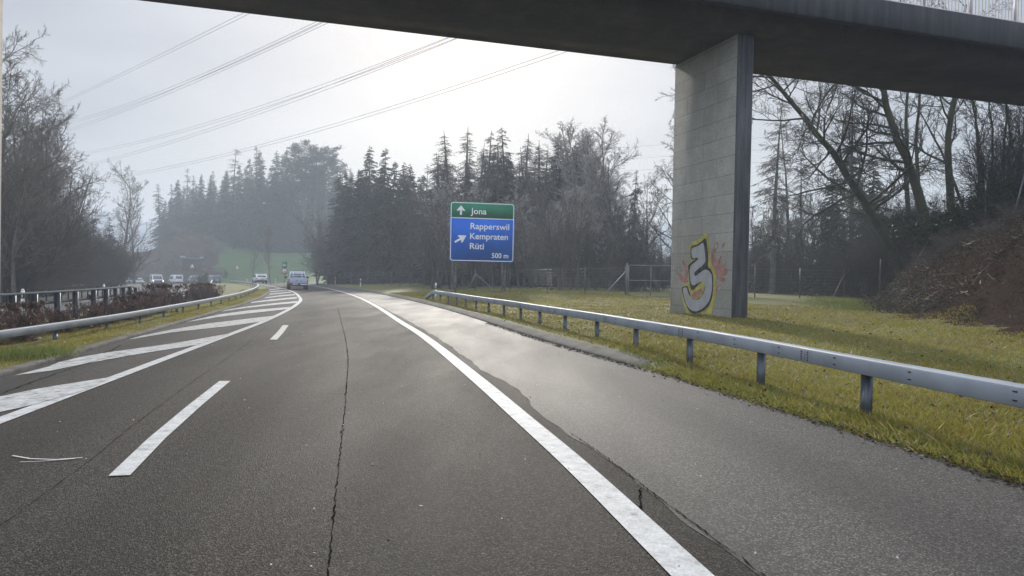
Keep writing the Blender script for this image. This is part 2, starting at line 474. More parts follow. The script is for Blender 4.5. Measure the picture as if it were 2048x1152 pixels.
def blade_mat(name, cols, transl=.35):
    m = bpy.data.materials.new(name); m.use_nodes = True
    n = m.node_tree.nodes; l = m.node_tree.links; b = n['Principled BSDF']
    g = n.new('ShaderNodeNewGeometry'); 
    a = n.new('ShaderNodeTexNoise'); a.inputs['Scale'].default_value = .42; a.inputs['Detail'].default_value = 5; a.inputs['Roughness'].default_value = .65
    l.new(g.outputs['Position'], a.inputs['Vector'])
    mu = n.new('ShaderNodeMath'); mu.operation = 'MULTIPLY_ADD'; mu.inputs[1].default_value = .42
    sc = n.new('ShaderNodeMath'); sc.operation = 'MULTIPLY'; sc.inputs[1].default_value = .62
    l.new(a.outputs['Fac'], sc.inputs[0]); l.new(g.outputs['Random Per Island'], mu.inputs[0]); l.new(sc.outputs['Value'], mu.inputs[2])
    cr = n.new('ShaderNodeValToRGB'); els = cr.color_ramp.elements
    els[0].position = .22; els[0].color = (*cols[0], 1); els[1].position = .75; els[1].color = (*cols[-1], 1)
    for k, c in enumerate(cols[1:-1]):
        e = els.new(.22 + .53 * (k + 1) / (len(cols) - 1)); e.color = (*c, 1)
    l.new(mu.outputs['Value'], cr.inputs['Fac']); l.new(cr.outputs['Color'], b.inputs['Base Color'])
    b.inputs['Roughness'].default_value = .5; b.inputs['Specular IOR Level'].default_value = .4
    tr = n.new('ShaderNodeBsdfTranslucent'); l.new(cr.outputs['Color'], tr.inputs['Color'])
    ms = n.new('ShaderNodeMixShader'); ms.inputs['Fac'].default_value = transl
    l.new(b.outputs['BSDF'], ms.inputs[1]); l.new(tr.outputs['BSDF'], ms.inputs[2])
    l.new(ms.outputs['Shader'], n['Material Output'].inputs['Surface'])
    return m
M['blades'] = blade_mat('grass_blades', [(.11, .07, .026), (.22, .15, .045), (.30, .25, .04), (.19, .225, .03), (.31, .27, .04), (.42, .33, .15)], .5)
_q = M['litter'].node_tree.nodes['Principled BSDF']; _q.inputs['Specular IOR Level'].default_value = 0; _q.inputs['Roughness'].default_value = 1
M['litter_twig'] = blade_mat('fallen_twigs', [(.025, .017, .012), (.06, .042, .031), (.13, .098, .074)], .05)
M['straw'] = blade_mat('dead_straw', [(.16, .12, .06), (.30, .24, .13), (.42, .36, .22)], .4)
M['blades_green'] = blade_mat('fresh_grass', [(.12, .13, .03), (.15, .19, .035), (.22, .23, .05)])
M['leaf_litter'] = blade_mat('fallen_leaves', [(.018, .013, .010), (.05, .037, .029), (.10, .074, .056), (.03, .022, .017), (.28, .23, .18)], .15)
_q = M['leaf_litter'].node_tree.nodes['Principled BSDF']; _q.inputs['Specular IOR Level'].default_value = .05; _q.inputs['Roughness'].default_value = .9
M['bark'] = mat('bark_grey', (.085, .075, .063), .9, var=.4, scale=2.5, bump=.6, bscale=18, obj=True)
M['bark_moss'] = mat('bark_mossy', (.05, .042, .033), .9, var=.3, scale=1.2, col2=(.062, .072, .028), bump=.7, bscale=14, obj=True)
M['twig'] = mat('twigs_grey', (.125, .106, .088), .85, var=.35, scale=.5, obj=True)
M['twig_pale'] = mat('twigs_pale', (.40, .37, .335), .85, var=.3, scale=.5, obj=True)
M['twig_dark'] = mat('twigs_dark', (.05, .043, .036), .85, var=.35, scale=.5, obj=True)
M['twig_red'] = mat('twigs_hedge', (.15, .085, .066), .85, var=.45, scale=3, obj=True)
M['hedge_leaf'] = blade_mat('dry_hedge_leaves', [(.08, .042, .033), (.14, .075, .055), (.19, .115, .08), (.26, .20, .15)], .2)
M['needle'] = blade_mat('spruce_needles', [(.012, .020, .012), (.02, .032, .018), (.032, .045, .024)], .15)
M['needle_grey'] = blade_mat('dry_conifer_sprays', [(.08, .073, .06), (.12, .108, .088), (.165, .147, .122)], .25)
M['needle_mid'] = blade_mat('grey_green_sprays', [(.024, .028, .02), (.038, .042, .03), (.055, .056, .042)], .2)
M['needle_pine'] = blade_mat('pine_needles', [(.022, .032, .022), (.035, .046, .03), (.05, .06, .04)], .2)
M['ivy'] = blade_mat('ivy_leaves', [(.015, .026, .01), (.025, .045, .015), (.04, .06, .022)], .2)
M['white_plastic'] = mat('white_plastic', (.68, .68, .66), .45, var=.08, scale=6)
M['black_plastic'] = mat('black_plastic', (.02, .02, .022), .5)
M['red_reflector'] = mat('red_reflector', (.45, .04, .03), .3)
M['sign_green'] = mat('sign_green', (.008, .17, .085), .5, spec=.2, var=.08, scale=2)
M['sign_blue'] = mat('sign_blue', (.002, .135, .66), .5, spec=.2, var=.08, scale=1.2)
M['sign_white'] = mat('sign_white', (.80, .82, .84), .45, var=.05, scale=3)
M['sign_red'] = mat('sign_red', (.42, .02, .025), .45, var=.08, scale=4)
M['sign_black'] = mat('sign_black', (.02, .02, .025), .5)
M['sign_back'] = mat('sign_back_grey', (.09, .095, .10), .6, metal=.3, var=.15, scale=2)
M['wire'] = mat('conductor', (.06, .065, .075), .5, metal=.3)
M['fence_wire'] = mat('fence_wire', (.10, .105, .11), .5, metal=.3)
M['glass'] = mat('car_glass', (.02, .026, .032), .08, var=.1, spec=.8, coat=.5)
M['tyre'] = mat('tyre_rubber', (.014, .014, .015), .85)
M['rim'] = mat('wheel_rim', (.30, .31, .32), .35, metal=.7)
M['trim'] = mat('dark_trim', (.022, .023, .025), .55)
M['car_white'] = mat('white_car_paint', (.66, .68, .71), .28, var=.05, scale=2, coat=.6)
M['car_silver'] = mat('pale_blue_paint', (.40, .46, .56), .3, var=.06, scale=2, coat=.6)
M['car_dark'] = mat('dark_car_paint', (.035, .042, .055), .28, var=.1, scale=2, coat=.6)
M['car_navy'] = mat('navy_car_paint', (.05, .07, .12), .28, var=.1, scale=2, coat=.6)
M['tail'] = mat('tail_lamp', (.40, .02, .02), .25)
M['head_lit'] = mat('lit_headlamp', (.9, .82, .6), .2, emit=(1.0, .80, .45, 6.0))
M['head'] = mat('headlamp', (.6, .62, .64), .15, coat=.8)
M['head_day'] = mat('daylight_lamp', (.8, .8, .8), .2, emit=(1.0, .96, .9, 2.5))
M['plate'] = mat('number_plate', (.6, .6, .58), .5)
M['yellow'] = mat('yellow_green_stripe', (.42, .50, .06), .4)
M['orange'] = mat('orange_red_stripe', (.50, .09, .035), .4)
M['blue_lamp'] = mat('blue_beacon', (.03, .05, .28), .25, coat=.5)
M['spray_yellow'] = mat('spray_yellow', (.45, .40, .09), .8, var=.3, scale=4)
M['spray_black'] = mat('spray_black', (.018, .018, .02), .8, var=.6, scale=6, col2=(.07, .07, .07))
M['spray_silver'] = mat('spray_silver', (.42, .42, .44), .6, metal=.1, var=.12, scale=3)
M['spray_red'] = mat('spray_red', (.40, .20, .17), .85, var=.25, scale=5)
M['spray_white'] = mat('spray_white', (.5, .47, .45), .8, var=.1, scale=5)
M['snowy_rock'] = mat('mountain_rock', (.16, .19, .24), .9, var=.35, scale=.006, col2=(.5, .53, .58))

def concrete(name, base, stain, board=None, vstreak=False, stain_amt=(.45, .7), bd=(1.9, .62)):
    m = bpy.data.materials.new(name); m.use_nodes = True
    n = m.node_tree.nodes; l = m.node_tree.links; b = n['Principled BSDF']
    tc = n.new('ShaderNodeTexCoord')
    mp = n.new('ShaderNodeMapping'); l.new(tc.outputs['Object'], mp.inputs['Vector'])
    if vstreak: mp.inputs['Scale'].default_value = (5, 5, .35)
    no = n.new('ShaderNodeTexNoise'); no.inputs['Scale'].default_value = 1.1; no.inputs['Detail'].default_value = 8; no.inputs['Roughness'].default_value = .65
    l.new(mp.outputs['Vector'], no.inputs['Vector'])
    cr = n.new('ShaderNodeValToRGB'); cr.color_ramp.elements[0].position = stain_amt[0]; cr.color_ramp.elements[1].position = stain_amt[1]
    cr.color_ramp.elements[0].color = (*stain, 1); cr.color_ramp.elements[1].color = (*base, 1)
    l.new(no.outputs['Fac'], cr.inputs['Fac'])
    out = cr.outputs['Color']
    f = n.new('ShaderNodeTexNoise'); f.inputs['Scale'].default_value = 14; f.inputs['Detail'].default_value = 8; f.inputs['Roughness'].default_value = .7
    l.new(tc.outputs['Object'], f.inputs['Vector'])
    mx = n.new('ShaderNodeMix'); mx.data_type = 'RGBA'; mx.blend_type = 'OVERLAY'; mx.inputs['Factor'].default_value = .55
    l.new(out, mx.inputs['A']); l.new(f.outputs['Fac'], mx.inputs['B']); out = mx.outputs['Result']
    height = f.outputs['Fac']
    if board == 'soffit':
        rt = n.new('ShaderNodeMapping'); rt.inputs['Rotation'].default_value = (0, 0, -math.atan2(.309, .951)); l.new(tc.outputs['Object'], rt.inputs['Vector'])
    if board:
        # joints of the shuttering boards: u along the wall (object x), v up (object z)
        sp = n.new('ShaderNodeSeparateXYZ'); l.new(rt.outputs['Vector'] if board == 'soffit' else tc.outputs['Object'], sp.inputs['Vector'])
        cb = n.new('ShaderNodeCombineXYZ')
        l.new(sp.outputs['X' if board == 'soffit' else 'Y'], cb.inputs['X']); l.new(sp.outputs['Y' if board == 'soffit' else 'Z'], cb.inputs['Y'])
        br = n.new('ShaderNodeTexBrick'); br.offset = .43; br.offset_frequency = 2; br.squash = 1.0
        br.inputs['Scale'].default_value = 1.0; br.inputs['Brick Width'].default_value = bd[0]; br.inputs['Row Height'].default_value = bd[1]
        br.inputs['Mortar Size'].default_value = .011; br.inputs['Mortar Smooth'].default_value = .6
        br.inputs['Color1'].default_value = (.92, .92, .92, 1); br.inputs['Color2'].default_value = (1.05, 1.05, 1.04, 1); br.inputs['Mortar'].default_value = (.48, .47, .45, 1)
        l.new(cb.outputs['Vector'], br.inputs['Vector'])
        m2 = n.new('ShaderNodeMix'); m2.data_type = 'RGBA'; m2.blend_type = 'MULTIPLY'; m2.inputs['Factor'].default_value = 1
        l.new(out, m2.inputs['A']); l.new(br.outputs['Color'], m2.inputs['B']); out = m2.outputs['Result']
        # pits
        vo = n.new('ShaderNodeTexVoronoi'); vo.inputs['Scale'].default_value = 1.7; l.new(cb.outputs['Vector'], vo.inputs['Vector'])
        pr = n.new('ShaderNodeMapRange'); pr.inputs['From Min'].default_value = .02; pr.inputs['From Max'].default_value = .04; l.new(vo.outputs['Distance'], pr.inputs['Value'])
        pr.inputs['To Min'].default_value = .25
        m3 = n.new('ShaderNodeMix'); m3.data_type = 'RGBA'; m3.blend_type = 'MULTIPLY'; m3.inputs['Factor'].default_value = 1
        l.new(out, m3.inputs['A']); l.new(pr.outputs['Result'], m3.inputs['B']); out = m3.outputs['Result']
    l.new(out, b.inputs['Base Color'])
    b.inputs['Roughness'].default_value = .85
    bp = n.new('ShaderNodeBump'); bp.inputs['Strength'].default_value = .35; bp.inputs['Distance'].default_value = .02
    l.new(height, bp.inputs['Height']); l.new(bp.outputs['Normal'], b.inputs['Normal'])
    return m
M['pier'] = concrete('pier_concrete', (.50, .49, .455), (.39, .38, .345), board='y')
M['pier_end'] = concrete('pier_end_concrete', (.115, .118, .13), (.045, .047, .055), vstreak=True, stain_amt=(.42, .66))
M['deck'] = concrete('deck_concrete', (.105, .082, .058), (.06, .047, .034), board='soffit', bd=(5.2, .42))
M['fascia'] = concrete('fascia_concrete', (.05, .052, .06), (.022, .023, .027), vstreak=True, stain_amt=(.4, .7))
M['railing'] = mat('railing_paint', (.55, .49, .47), .5, var=.1, scale=4)
M['wall_pale'] = mat('pale_wall', (.3, .3, .31), .8)
rng = np.random.default_rng(11)

# ------------------------------------------------------------------ haze (the air)
def build_haze():
    b = MB().box((0, 380, 33.5), (1900, 1900, 75))
    m = bpy.data.materials.new('haze_air'); m.use_nodes = True
    n = m.node_tree.nodes; l = m.node_tree.links
    n.remove(n['Principled BSDF'])
    v = n.new('ShaderNodeVolumePrincipled')
    v.inputs['Color'].default_value = (.80, .865, .94, 1)
    v.inputs['Density'].default_value = .0017
    v.inputs['Anisotropy'].default_value = .1
    l.new(v.outputs['Volume'], n['Material Output'].inputs['Volume'])
    o = b.build('haze', m)
    tag(o, kind='stuff')
build_haze()

# ------------------------------------------------------------------ ground sheet
def build_ground():
    ang = np.concatenate([np.linspace(-47, 47, 280), np.linspace(47, 313, 72)[1:-1]]) * math.pi / 180
    rad = np.concatenate([np.linspace(.5, 14, 28), np.geomspace(14, 920, 190)[1:]])
    A, Rr = np.meshgrid(ang, rad)
    X = Rr * np.sin(A); Y = Rr * np.cos(A)
    Zv = Z(X, Y)
    Yc = np.clip(Y, -40, 250)
    e = X - x_edge(Yc); q = x_opout(Yc) - X
    low = np.where((Y > -40) & (Y < 235), sstep(12.5, 10.5, e) * sstep(8.5, 6.5, q), 0)
    Zv = Zv - .35 * low
    Zv = Zv + .03 * np.sin(X * .9 + Y * .4) * np.sin(Y * .7) * (e > 6)
    n, k = X.shape
    V = np.stack([X, Y, Zv], -1).reshape(-1, 3)
    V = np.concatenate([V, [[0, 0, -.4]]])
    i = np.arange(n - 1)[:, None] * k; j = np.arange(k)[None]; j2 = (j + 1) % k
    F = np.stack([i + j, i + k + j, i + k + j2, i + j2], -1).reshape(-1, 4)
    T = np.stack([np.arange(k), (np.arange(k) + 1) % k, np.full(k, n * k)], 1)[:, ::-1]
    me = mesh_np('ground', V, [F, T], M['ground'], True)
    me.materials.append(M['meadow']); me.materials.append(M['litter'])
    cx = V[F].mean(1)
    ec = cx[:, 0] - x_edge(np.clip(cx[:, 1], -40, 250))
    bc = (cx[:, 0] - x_foot(np.clip(cx[:, 1], -40, 250)))
    mi = np.zeros(len(me.polygons), np.int32)
    mi[:len(F)] = np.where((cx[:, 1] > 108) & (ec > 3), 1, 0)
    wob = .3 * np.sin(cx[:, 1] * .9) + .2 * np.sin(cx[:, 1] * 2.3 + 1)
    mi[:len(F)] = np.where((bc + wob > .1) & (cx[:, 1] < 75) & (cx[:, 1] > 2), 2, mi[:len(F)])
    scrub = (cx[:, 0] < -.395 * cx[:, 1] + 1.5 * np.sin(cx[:, 1] * .4)) & (cx[:, 1] > 150) & (cx[:, 1] < 420) & (ec > 3)
    mi[:len(F)] = np.where(scrub, 2, mi[:len(F)])
    me.polygons.foreach_set('material_index', mi)
    o = link(bpy.data.objects.new('ground', me)); tag(o, kind='structure')
build_ground()

YS = np.concatenate([np.linspace(-25, 0, 12), np.arange(.5, 30, .5), np.arange(30, 80, 1.0), np.arange(80, 225, 2.0)])
def strip(name, fa, fb, m, dz=0.0, ys=YS, cols=2, zf=None, kind='structure', za=0, zb=0, parent=None):
    """sheet between the lines x = fa(y) and x = fb(y), following the ground"""
    ys = np.asarray(ys, float)
    t = np.linspace(0, 1, cols)[None]
    xa = np.asarray(fa(ys))[:, None]; xb = np.asarray(fb(ys))[:, None]
    X = xa + (xb - xa) * t; Y = np.repeat(ys[:, None], cols, 1)
    Zv = (zf or Z)(X, Y) + dz + za * (1 - t) + zb * t
    V = np.stack([X, Y, Zv], -1).reshape(-1, 3)
    n = len(ys)
    i = np.arange(n - 1)[:, None] * cols; j = np.arange(cols - 1)[None]
    F = np.stack([i + j, i + j + 1, i + cols + j + 1, i + cols + j], -1).reshape(-1, 4)
    me = mesh_np(name, V, F, m, True)
    at = me.attributes.new('lat', 'FLOAT', 'POINT'); at.data.foreach_set('value', (X - x_line(Y)).astype(np.float32).ravel())
    o = link(bpy.data.objects.new(name, me), parent)
    if parent is None: tag(o, kind=kind)
    return o

def ribbon(name, pts, w, m, dz, kind='structure', jag=0.0, seed=0, parent=None):
    """flat painted line / crack along (x, y) points"""
    P = np.asarray(pts, float)
    T = np.gradient(P, axis=0); T /= np.linalg.norm(T, axis=1)[:, None]
    S = np.stack([T[:, 1], -T[:, 0]], 1)
    w = np.broadcast_to(np.asarray(w, float), (len(P),)).copy()
    off = np.zeros(len(P))
    if jag:
        r = np.random.default_rng(seed)
        off = r.normal(0, jag, len(P)); w *= r.uniform(.25, 1.5, len(P))
    L = P - S * (w / 2 - off)[:, None]; Q = P + S * (w / 2 + off)[:, None]
    V = np.stack([L, Q], 1).reshape(-1, 2)
    V = np.concatenate([V, (Z(V[:, 0], V[:, 1]) + dz)[:, None]], 1)
    i = np.arange(len(P) - 1) * 2
    F = np.stack([i, i + 1, i + 3, i + 2], 1)
    o = link(bpy.data.objects.new(name, mesh_np(name, V, F, m)), parent)
    if parent is None: tag(o, kind=kind)
    return o

# carriageways, shoulder
road = strip('road', lambda y: x_kerb(y) + .05, lambda y: x_edge(y) - 0, M['asphalt'], 0.0, cols=44)
gore = strip('road_gore', lambda y: x_kerb(y) + .06, lambda y: x_gore(y) - .02, M['asphalt_old'], .004, cols=8)
seam = spline([(-40, 4.2), (0, 2.1), (2, 1.72), (4.2, 1.36), (4.83, 1.22), (5.66, 1.05), (7.0, .8), (7.9, .57), (10.5, .07), (11.4, -.16), (14.3, -.78), (18.2, -1.62), (23.3, -2.85), (38.5, -6.75), (50, -9.8), (65, -14.2), (86.8, -21.35), (106.6, -29), (124, -37.1), (150, -53.3), (176, -72.8), (215, -109.8), (250, -152.8)])
def seam_w(y):
    y = np.asarray(y, float)
    return seam(y) + .02 * np.sin(y * 2.3) + .012 * np.sin(y * 7.1 + 1) + .10 * np.exp(-((y - 10.9) / 1.3) ** 2) - .07 * np.exp(-((y - 9.0) / .6) ** 2)
shoulder = strip('road_shoulder', seam_w, lambda y: x_edge(y) - .005, M['asphalt_wet'], .004, ys=np.concatenate([np.linspace(-25, 2, 10), np.arange(2.1, 26, .12), np.arange(26, 80, .8), np.arange(80, 225, 2.0)]), cols=8)
opp = strip('opposite_road', x_opin, x_opout, M['asphalt_far'], 0.0, cols=10)

# painted lines
def along(f, y0, y1, step=.4, dx=0.0):
    ys = np.arange(y0, y1 + 1e-6, step)
    return np.stack([f(ys) + dx, ys], 1)
ribbon('edge_line_marking', along(x_line, -20, 200, .4), .235, M['paint'], .009)
ribbon('gore_line_marking', along(x_gore, -15, 200, .4), .2, M['paint'], .009)
ribbon('lane_marking', [(-3.02, 5.80), (-3.35, 7.1), (-3.75, 8.9), (-4.18, 10.97)], .155, M['paint'], .009)
ribbon('lane_marking', [(-5.70, 17.97), (-6.2, 20.1), (-6.94, 23.06)], .17, M['paint'], .009)
ribbon('lane_marking', [(-1.55, -3.0), (-1.95, -.2)], .155, M['paint'], .009)
ribbon('opposite_edge_marking', along(lambda y: x_opout(y) + 1.3, -15, 210, 1.0), .2, M['paint'], .009)
ribbon('opposite_edge_marking', along(lambda y: x_opin(y) - .7, -15, 210, 1.0), .2, M['paint'], .009)
for k in range(12):
    yy = 6 + k * 14
    ribbon('opposite_lane_marking', along(lambda y: (x_opout(y) + x_opin(y)) / 2 + .3, yy, yy + 5, .5), .15, M['paint'], .009)

# hatched bars of the gore: each a slanted bar from the line towards the kerb
def bar(y0, y1, n=9):
    """bar leaving the line between y0 and y1 and running back, away to the left"""
    out = []
    for s in np.linspace(0, 1, n):
        a = y0 + s * .55 * (x_gore(y0) - x_kerb(y0)) * 1.9
        b = y1 + s * .55 * (x_gore(y1) - x_kerb(y1)) * 1.9
        xa = x_gore(a) + (x_kerb(a) + .35 - x_gore(a)) * s
        xb = x_gore(b) + (x_kerb(b) + .35 - x_gore(b)) * s
        out.append(((xa, a), (xb, b)))
    return out
def poly_strip(name, pairs, m, dz):
    V = np.array([p for pr in pairs for p in pr], float)
    V = np.concatenate([V, (Z(V[:, 0], V[:, 1]) + dz)[:, None]], 1)
    i = np.arange(len(pairs) - 1) * 2
    o = link(bpy.data.objects.new(name, mesh_np(name, V, np.stack([i, i + 1, i + 3, i + 2], 1), m)))
    return tag(o, kind='structure')
def img_strip(name, near, far, m, dz=.0125, n=10):
    """painted bar whose near and far edges were measured on the road"""
    def res(P):
        P = np.array(P, float); d = np.concatenate([[0], np.cumsum(np.linalg.norm(np.diff(P, axis=0), axis=1))]); t = np.linspace(0, d[-1], n)
        return np.stack([np.interp(t, d, P[:, 0]), np.interp(t, d, P[:, 1])], 1)
    return poly_strip(name, list(zip(res(near), res(far))), m, dz)
def gpt(px, py):
    z = -.05
    for _ in range(8):
        d = ray(px, py); t = (z - CAM_H) / d[2]; z = Zs(d[0] * t, d[1] * t)
    return (d[0] * t, d[1] * t)
def gl(*p): return [gpt(*q) for q in p]
img_strip('hatch_marking', gl((-160, 858), (0, 826), (60, 813), (170, 782)), gl((-160, 824), (0, 795), (80, 778), (225, 755)), M['paint_worn'])
img_strip('hatch_marking', gl((30, 752), (95, 744), (178, 727), (270, 710), (400, 690)), gl((95, 735), (130, 721), (219, 705), (340, 689), (459, 668)), M['paint_worn'])
img_strip('hatch_marking', gl((252, 681), (350, 664.5), (450, 654), (527, 643)), gl((285, 672), (350, 658.5), (420, 647), (548, 632)), M['paint_worn'])
img_strip('hatch_marking', gl((372, 645), (440, 634), (500, 627), (572, 619)), gl((395, 639), (440, 629), (500, 621), (584, 614)), M['paint_worn'])
img_strip('hatch_marking', gl((433, 625), (490, 616.5), (545, 610.5), (593, 606)), gl((445, 621.5), (490, 614), (545, 607), (596, 602.5)), M['paint_worn'])
img_strip('hatch_marking', gl((500, 606.5), (540, 602.5), (594, 597)), gl((505, 604), (540, 599.5), (593.5, 594.3)), M['paint_worn'])
img_strip('hatch_marking', gl((528, 597), (560, 593), (591, 590.3)), gl((532, 595), (560, 591), (589, 588.6)), M['paint_worn'])
img_strip('hatch_marking', gl((538, 589.5), (560, 587.5), (583, 585.4)), gl((540, 588), (560, 586), (580, 584)), M['paint_worn'])
img_strip('hatch_marking', gl((540, 584.3), (574, 581.3)), gl((540, 583.2), (570, 580.2)), M['paint_worn'])
img_strip('hatch_marking', gl((536, 580.3), (562, 577.8)), gl((536, 579.4), (558, 576.8)), M['paint_worn'])

# cracks and joints in the asphalt
def smooth_line(pts, step=.09):
    f = spline([(b, a) for a, b in pts]); ys = np.arange(min(p[1] for p in pts), max(p[1] for p in pts), step)
    return np.stack([f(ys), ys], 1)
ribbon('road_crack', smooth_line([(-.55, 1.5), (-.97, 4.06), (-1.23, 5.32), (-1.43, 6.3), (-1.72, 7.72), (-2.1, 9.6)], .05), .009, M['crack'], .006, jag=.006, seed=1)
ribbon('road_crack', smooth_line([(-2.1, 9.55), (-3.05, 14.05), (-4.05, 18.34), (-6.0, 26.36), (-8.4, 36.2)], .15), .014, M['seam'], .006, jag=.004, seed=2)
ribbon('road_crack', smooth_line([(-2.2, 1), (-3.13, 4.58), (-3.5, 6.23), (-3.69, 6.96), (-4.13, 8.8), (-4.72, 11.36), (-5.62, 15.5), (-7.4, 22.7)], .12), .0045, M['seam'], .006, jag=.004, seed=3)
ribbon('road_crack', smooth_line([(1.95, 1), (1.38, 4.17), (1.24, 4.83), (1.07, 5.66), (.83, 6.9), (.62, 7.8)], .04), .008, M['crack'], .012, jag=.006, seed=4)
ribbon('road_crack', smooth_line([(.93, 5.2), (.96, 5.45), (1.02, 5.75)], .04), .014, M['crack'], .012, jag=.005, seed=5)
ribbon('road_crack', smooth_line([(-7.6, 12.4), (-8.0, 14.2), (-8.4, 15.8), (-8.85, 17)], .12), .03, M['seam'], .008, jag=.01, seed=6)
ribbon('road_crack', smooth_line([(-6.5, 9.2), (-7.0, 11.2), (-7.45, 13.2), (-7.75, 15.2)], .1), .018, M['seam'], .014, jag=.01, seed=7)

# kerbs: right one starts where the grass verge ends
def kerb(name, f, y0, y1, side, h=.12, w=.32, m=None, step=.5):
    ys = np.arange(y0, y1, step)
    P = np.stack([f(ys), ys, Z(f(ys), ys)], 1)
    if side > 0: prof = [(0, -.1), (0, .02), (.05, .06), (w, h), (w + .08, h), (w + .08, -.1)]
    else: prof = [(0, -.1), (0, h - .02), (-.03, h), (-w, h), (-w, -.1)]
    P[:3, 2] -= np.array([.10, .06, .02]) * (side > 0)
    o = MB().sweep(P, prof).build(name, m or M['kerb'])
    return tag(o, kind='structure')
kerb('kerb', x_edge, 13.2, 200, 1)
kerb('kerb', lambda y: x_kerb(y) + .04, -5, 200, -1, h=.07, w=.18)

# right verge: conforming sheet from the asphalt to the meadow
def zv_right(X, Y):
    e = (X - x_edge(Y)) * .95
    k = sstep(12.5, 15, Y)
    return Z(X, Y) + .03 * sstep(0, .35, e) * (1 - k) + k * (.13 * sstep(.2, .42, e)) - .3 * sstep(11.5, 13, e) + .025 * np.sin(X * 2.1 + Y) * np.sin(Y * 1.3 - X) * sstep(.6, 2, e)
def verge_mi(o):
    me = o.data
    co = np.empty(len(me.vertices) * 3, np.float32); me.vertices.foreach_get('co', co); co = co.reshape(-1, 3)
    vi = np.empty(len(me.loops), np.int32); me.loops.foreach_get('vertex_index', vi)
    c = co[vi.reshape(-1, 4)].mean(1)
    bc = c[:, 0] - x_foot(c[:, 1]) + .3 * np.sin(c[:, 1] * .9) + .2 * np.sin(c[:, 1] * 2.3 + 1)
    me.materials.append(M['litter']); me.materials.append(M['meadow'])
    ec = c[:, 0] - x_edge(c[:, 1])
    mi = np.where((bc > .1) & (c[:, 1] < 75) & (c[:, 1] > 2), 1, np.where((c[:, 1] > 108) & (ec > 3), 2, 0)).astype(np.int32)
    mi = np.where((c[:, 0] < -.395 * c[:, 1]) & (c[:, 1] > 150), 1, mi).astype(np.int32)
    me.polygons.foreach_set('material_index', mi)
vr = strip('grass_verge', lambda y: x_edge(y) + .004, lambda y: x_edge(y) + 13, M['ground'], 0, cols=70, zf=zv_right); verge_mi(vr)
# median between the two carriageways
def zv_med(X, Y):
    a = X - x_opin(Y); b = x_kerb(Y) - X
    return Z(X, Y) + .03 * sstep(.05, .35, b) + .05 * sstep(0, .5, a) + .02 * np.sin(X * 3 + Y) * np.sin(Y * 1.7)
strip('median_verge', x_opin, lambda y: x_kerb(y) - .02, M['ground'], 0, cols=40, zf=zv_med)
strip('outer_verge', lambda y: x_opout(y) - 10, x_opout, M['ground'], 0, cols=14, zf=lambda X, Y: Z(X, Y) + .05 * sstep(0, .4, x_opout(Y) - X) - .3 * sstep(8, 9.5, x_opout(Y) - X))

# far mountains seen over the trees
def mountains():
    xs = np.linspace(-640, 120, 150); r = np.random.default_rng(4)
    base = 47 + 7 * np.sin(xs * .028 + 1) + 4 * np.sin(xs * .075) + 2.5 * np.sin(xs * .21 + 2) + r.normal(0, .8, len(xs))
    rows = []
    for k, (dy, fz) in enumerate([(0, 0), (25, .45), (45, .8), (60, 1.0), (110, .9), (180, .5), (250, 0)]):
        rows.append(np.stack([xs, 500 + dy + 6 * np.sin(xs * .1 + k), base * fz + r.normal(0, 1.5, len(xs)) * (fz > 0) - 2], 1))
    o = MB().rings(np.array(rows), closed=False).build('mountains', M['snowy_rock'], smooth=True)
    tag(o, kind='structure')
mountains()
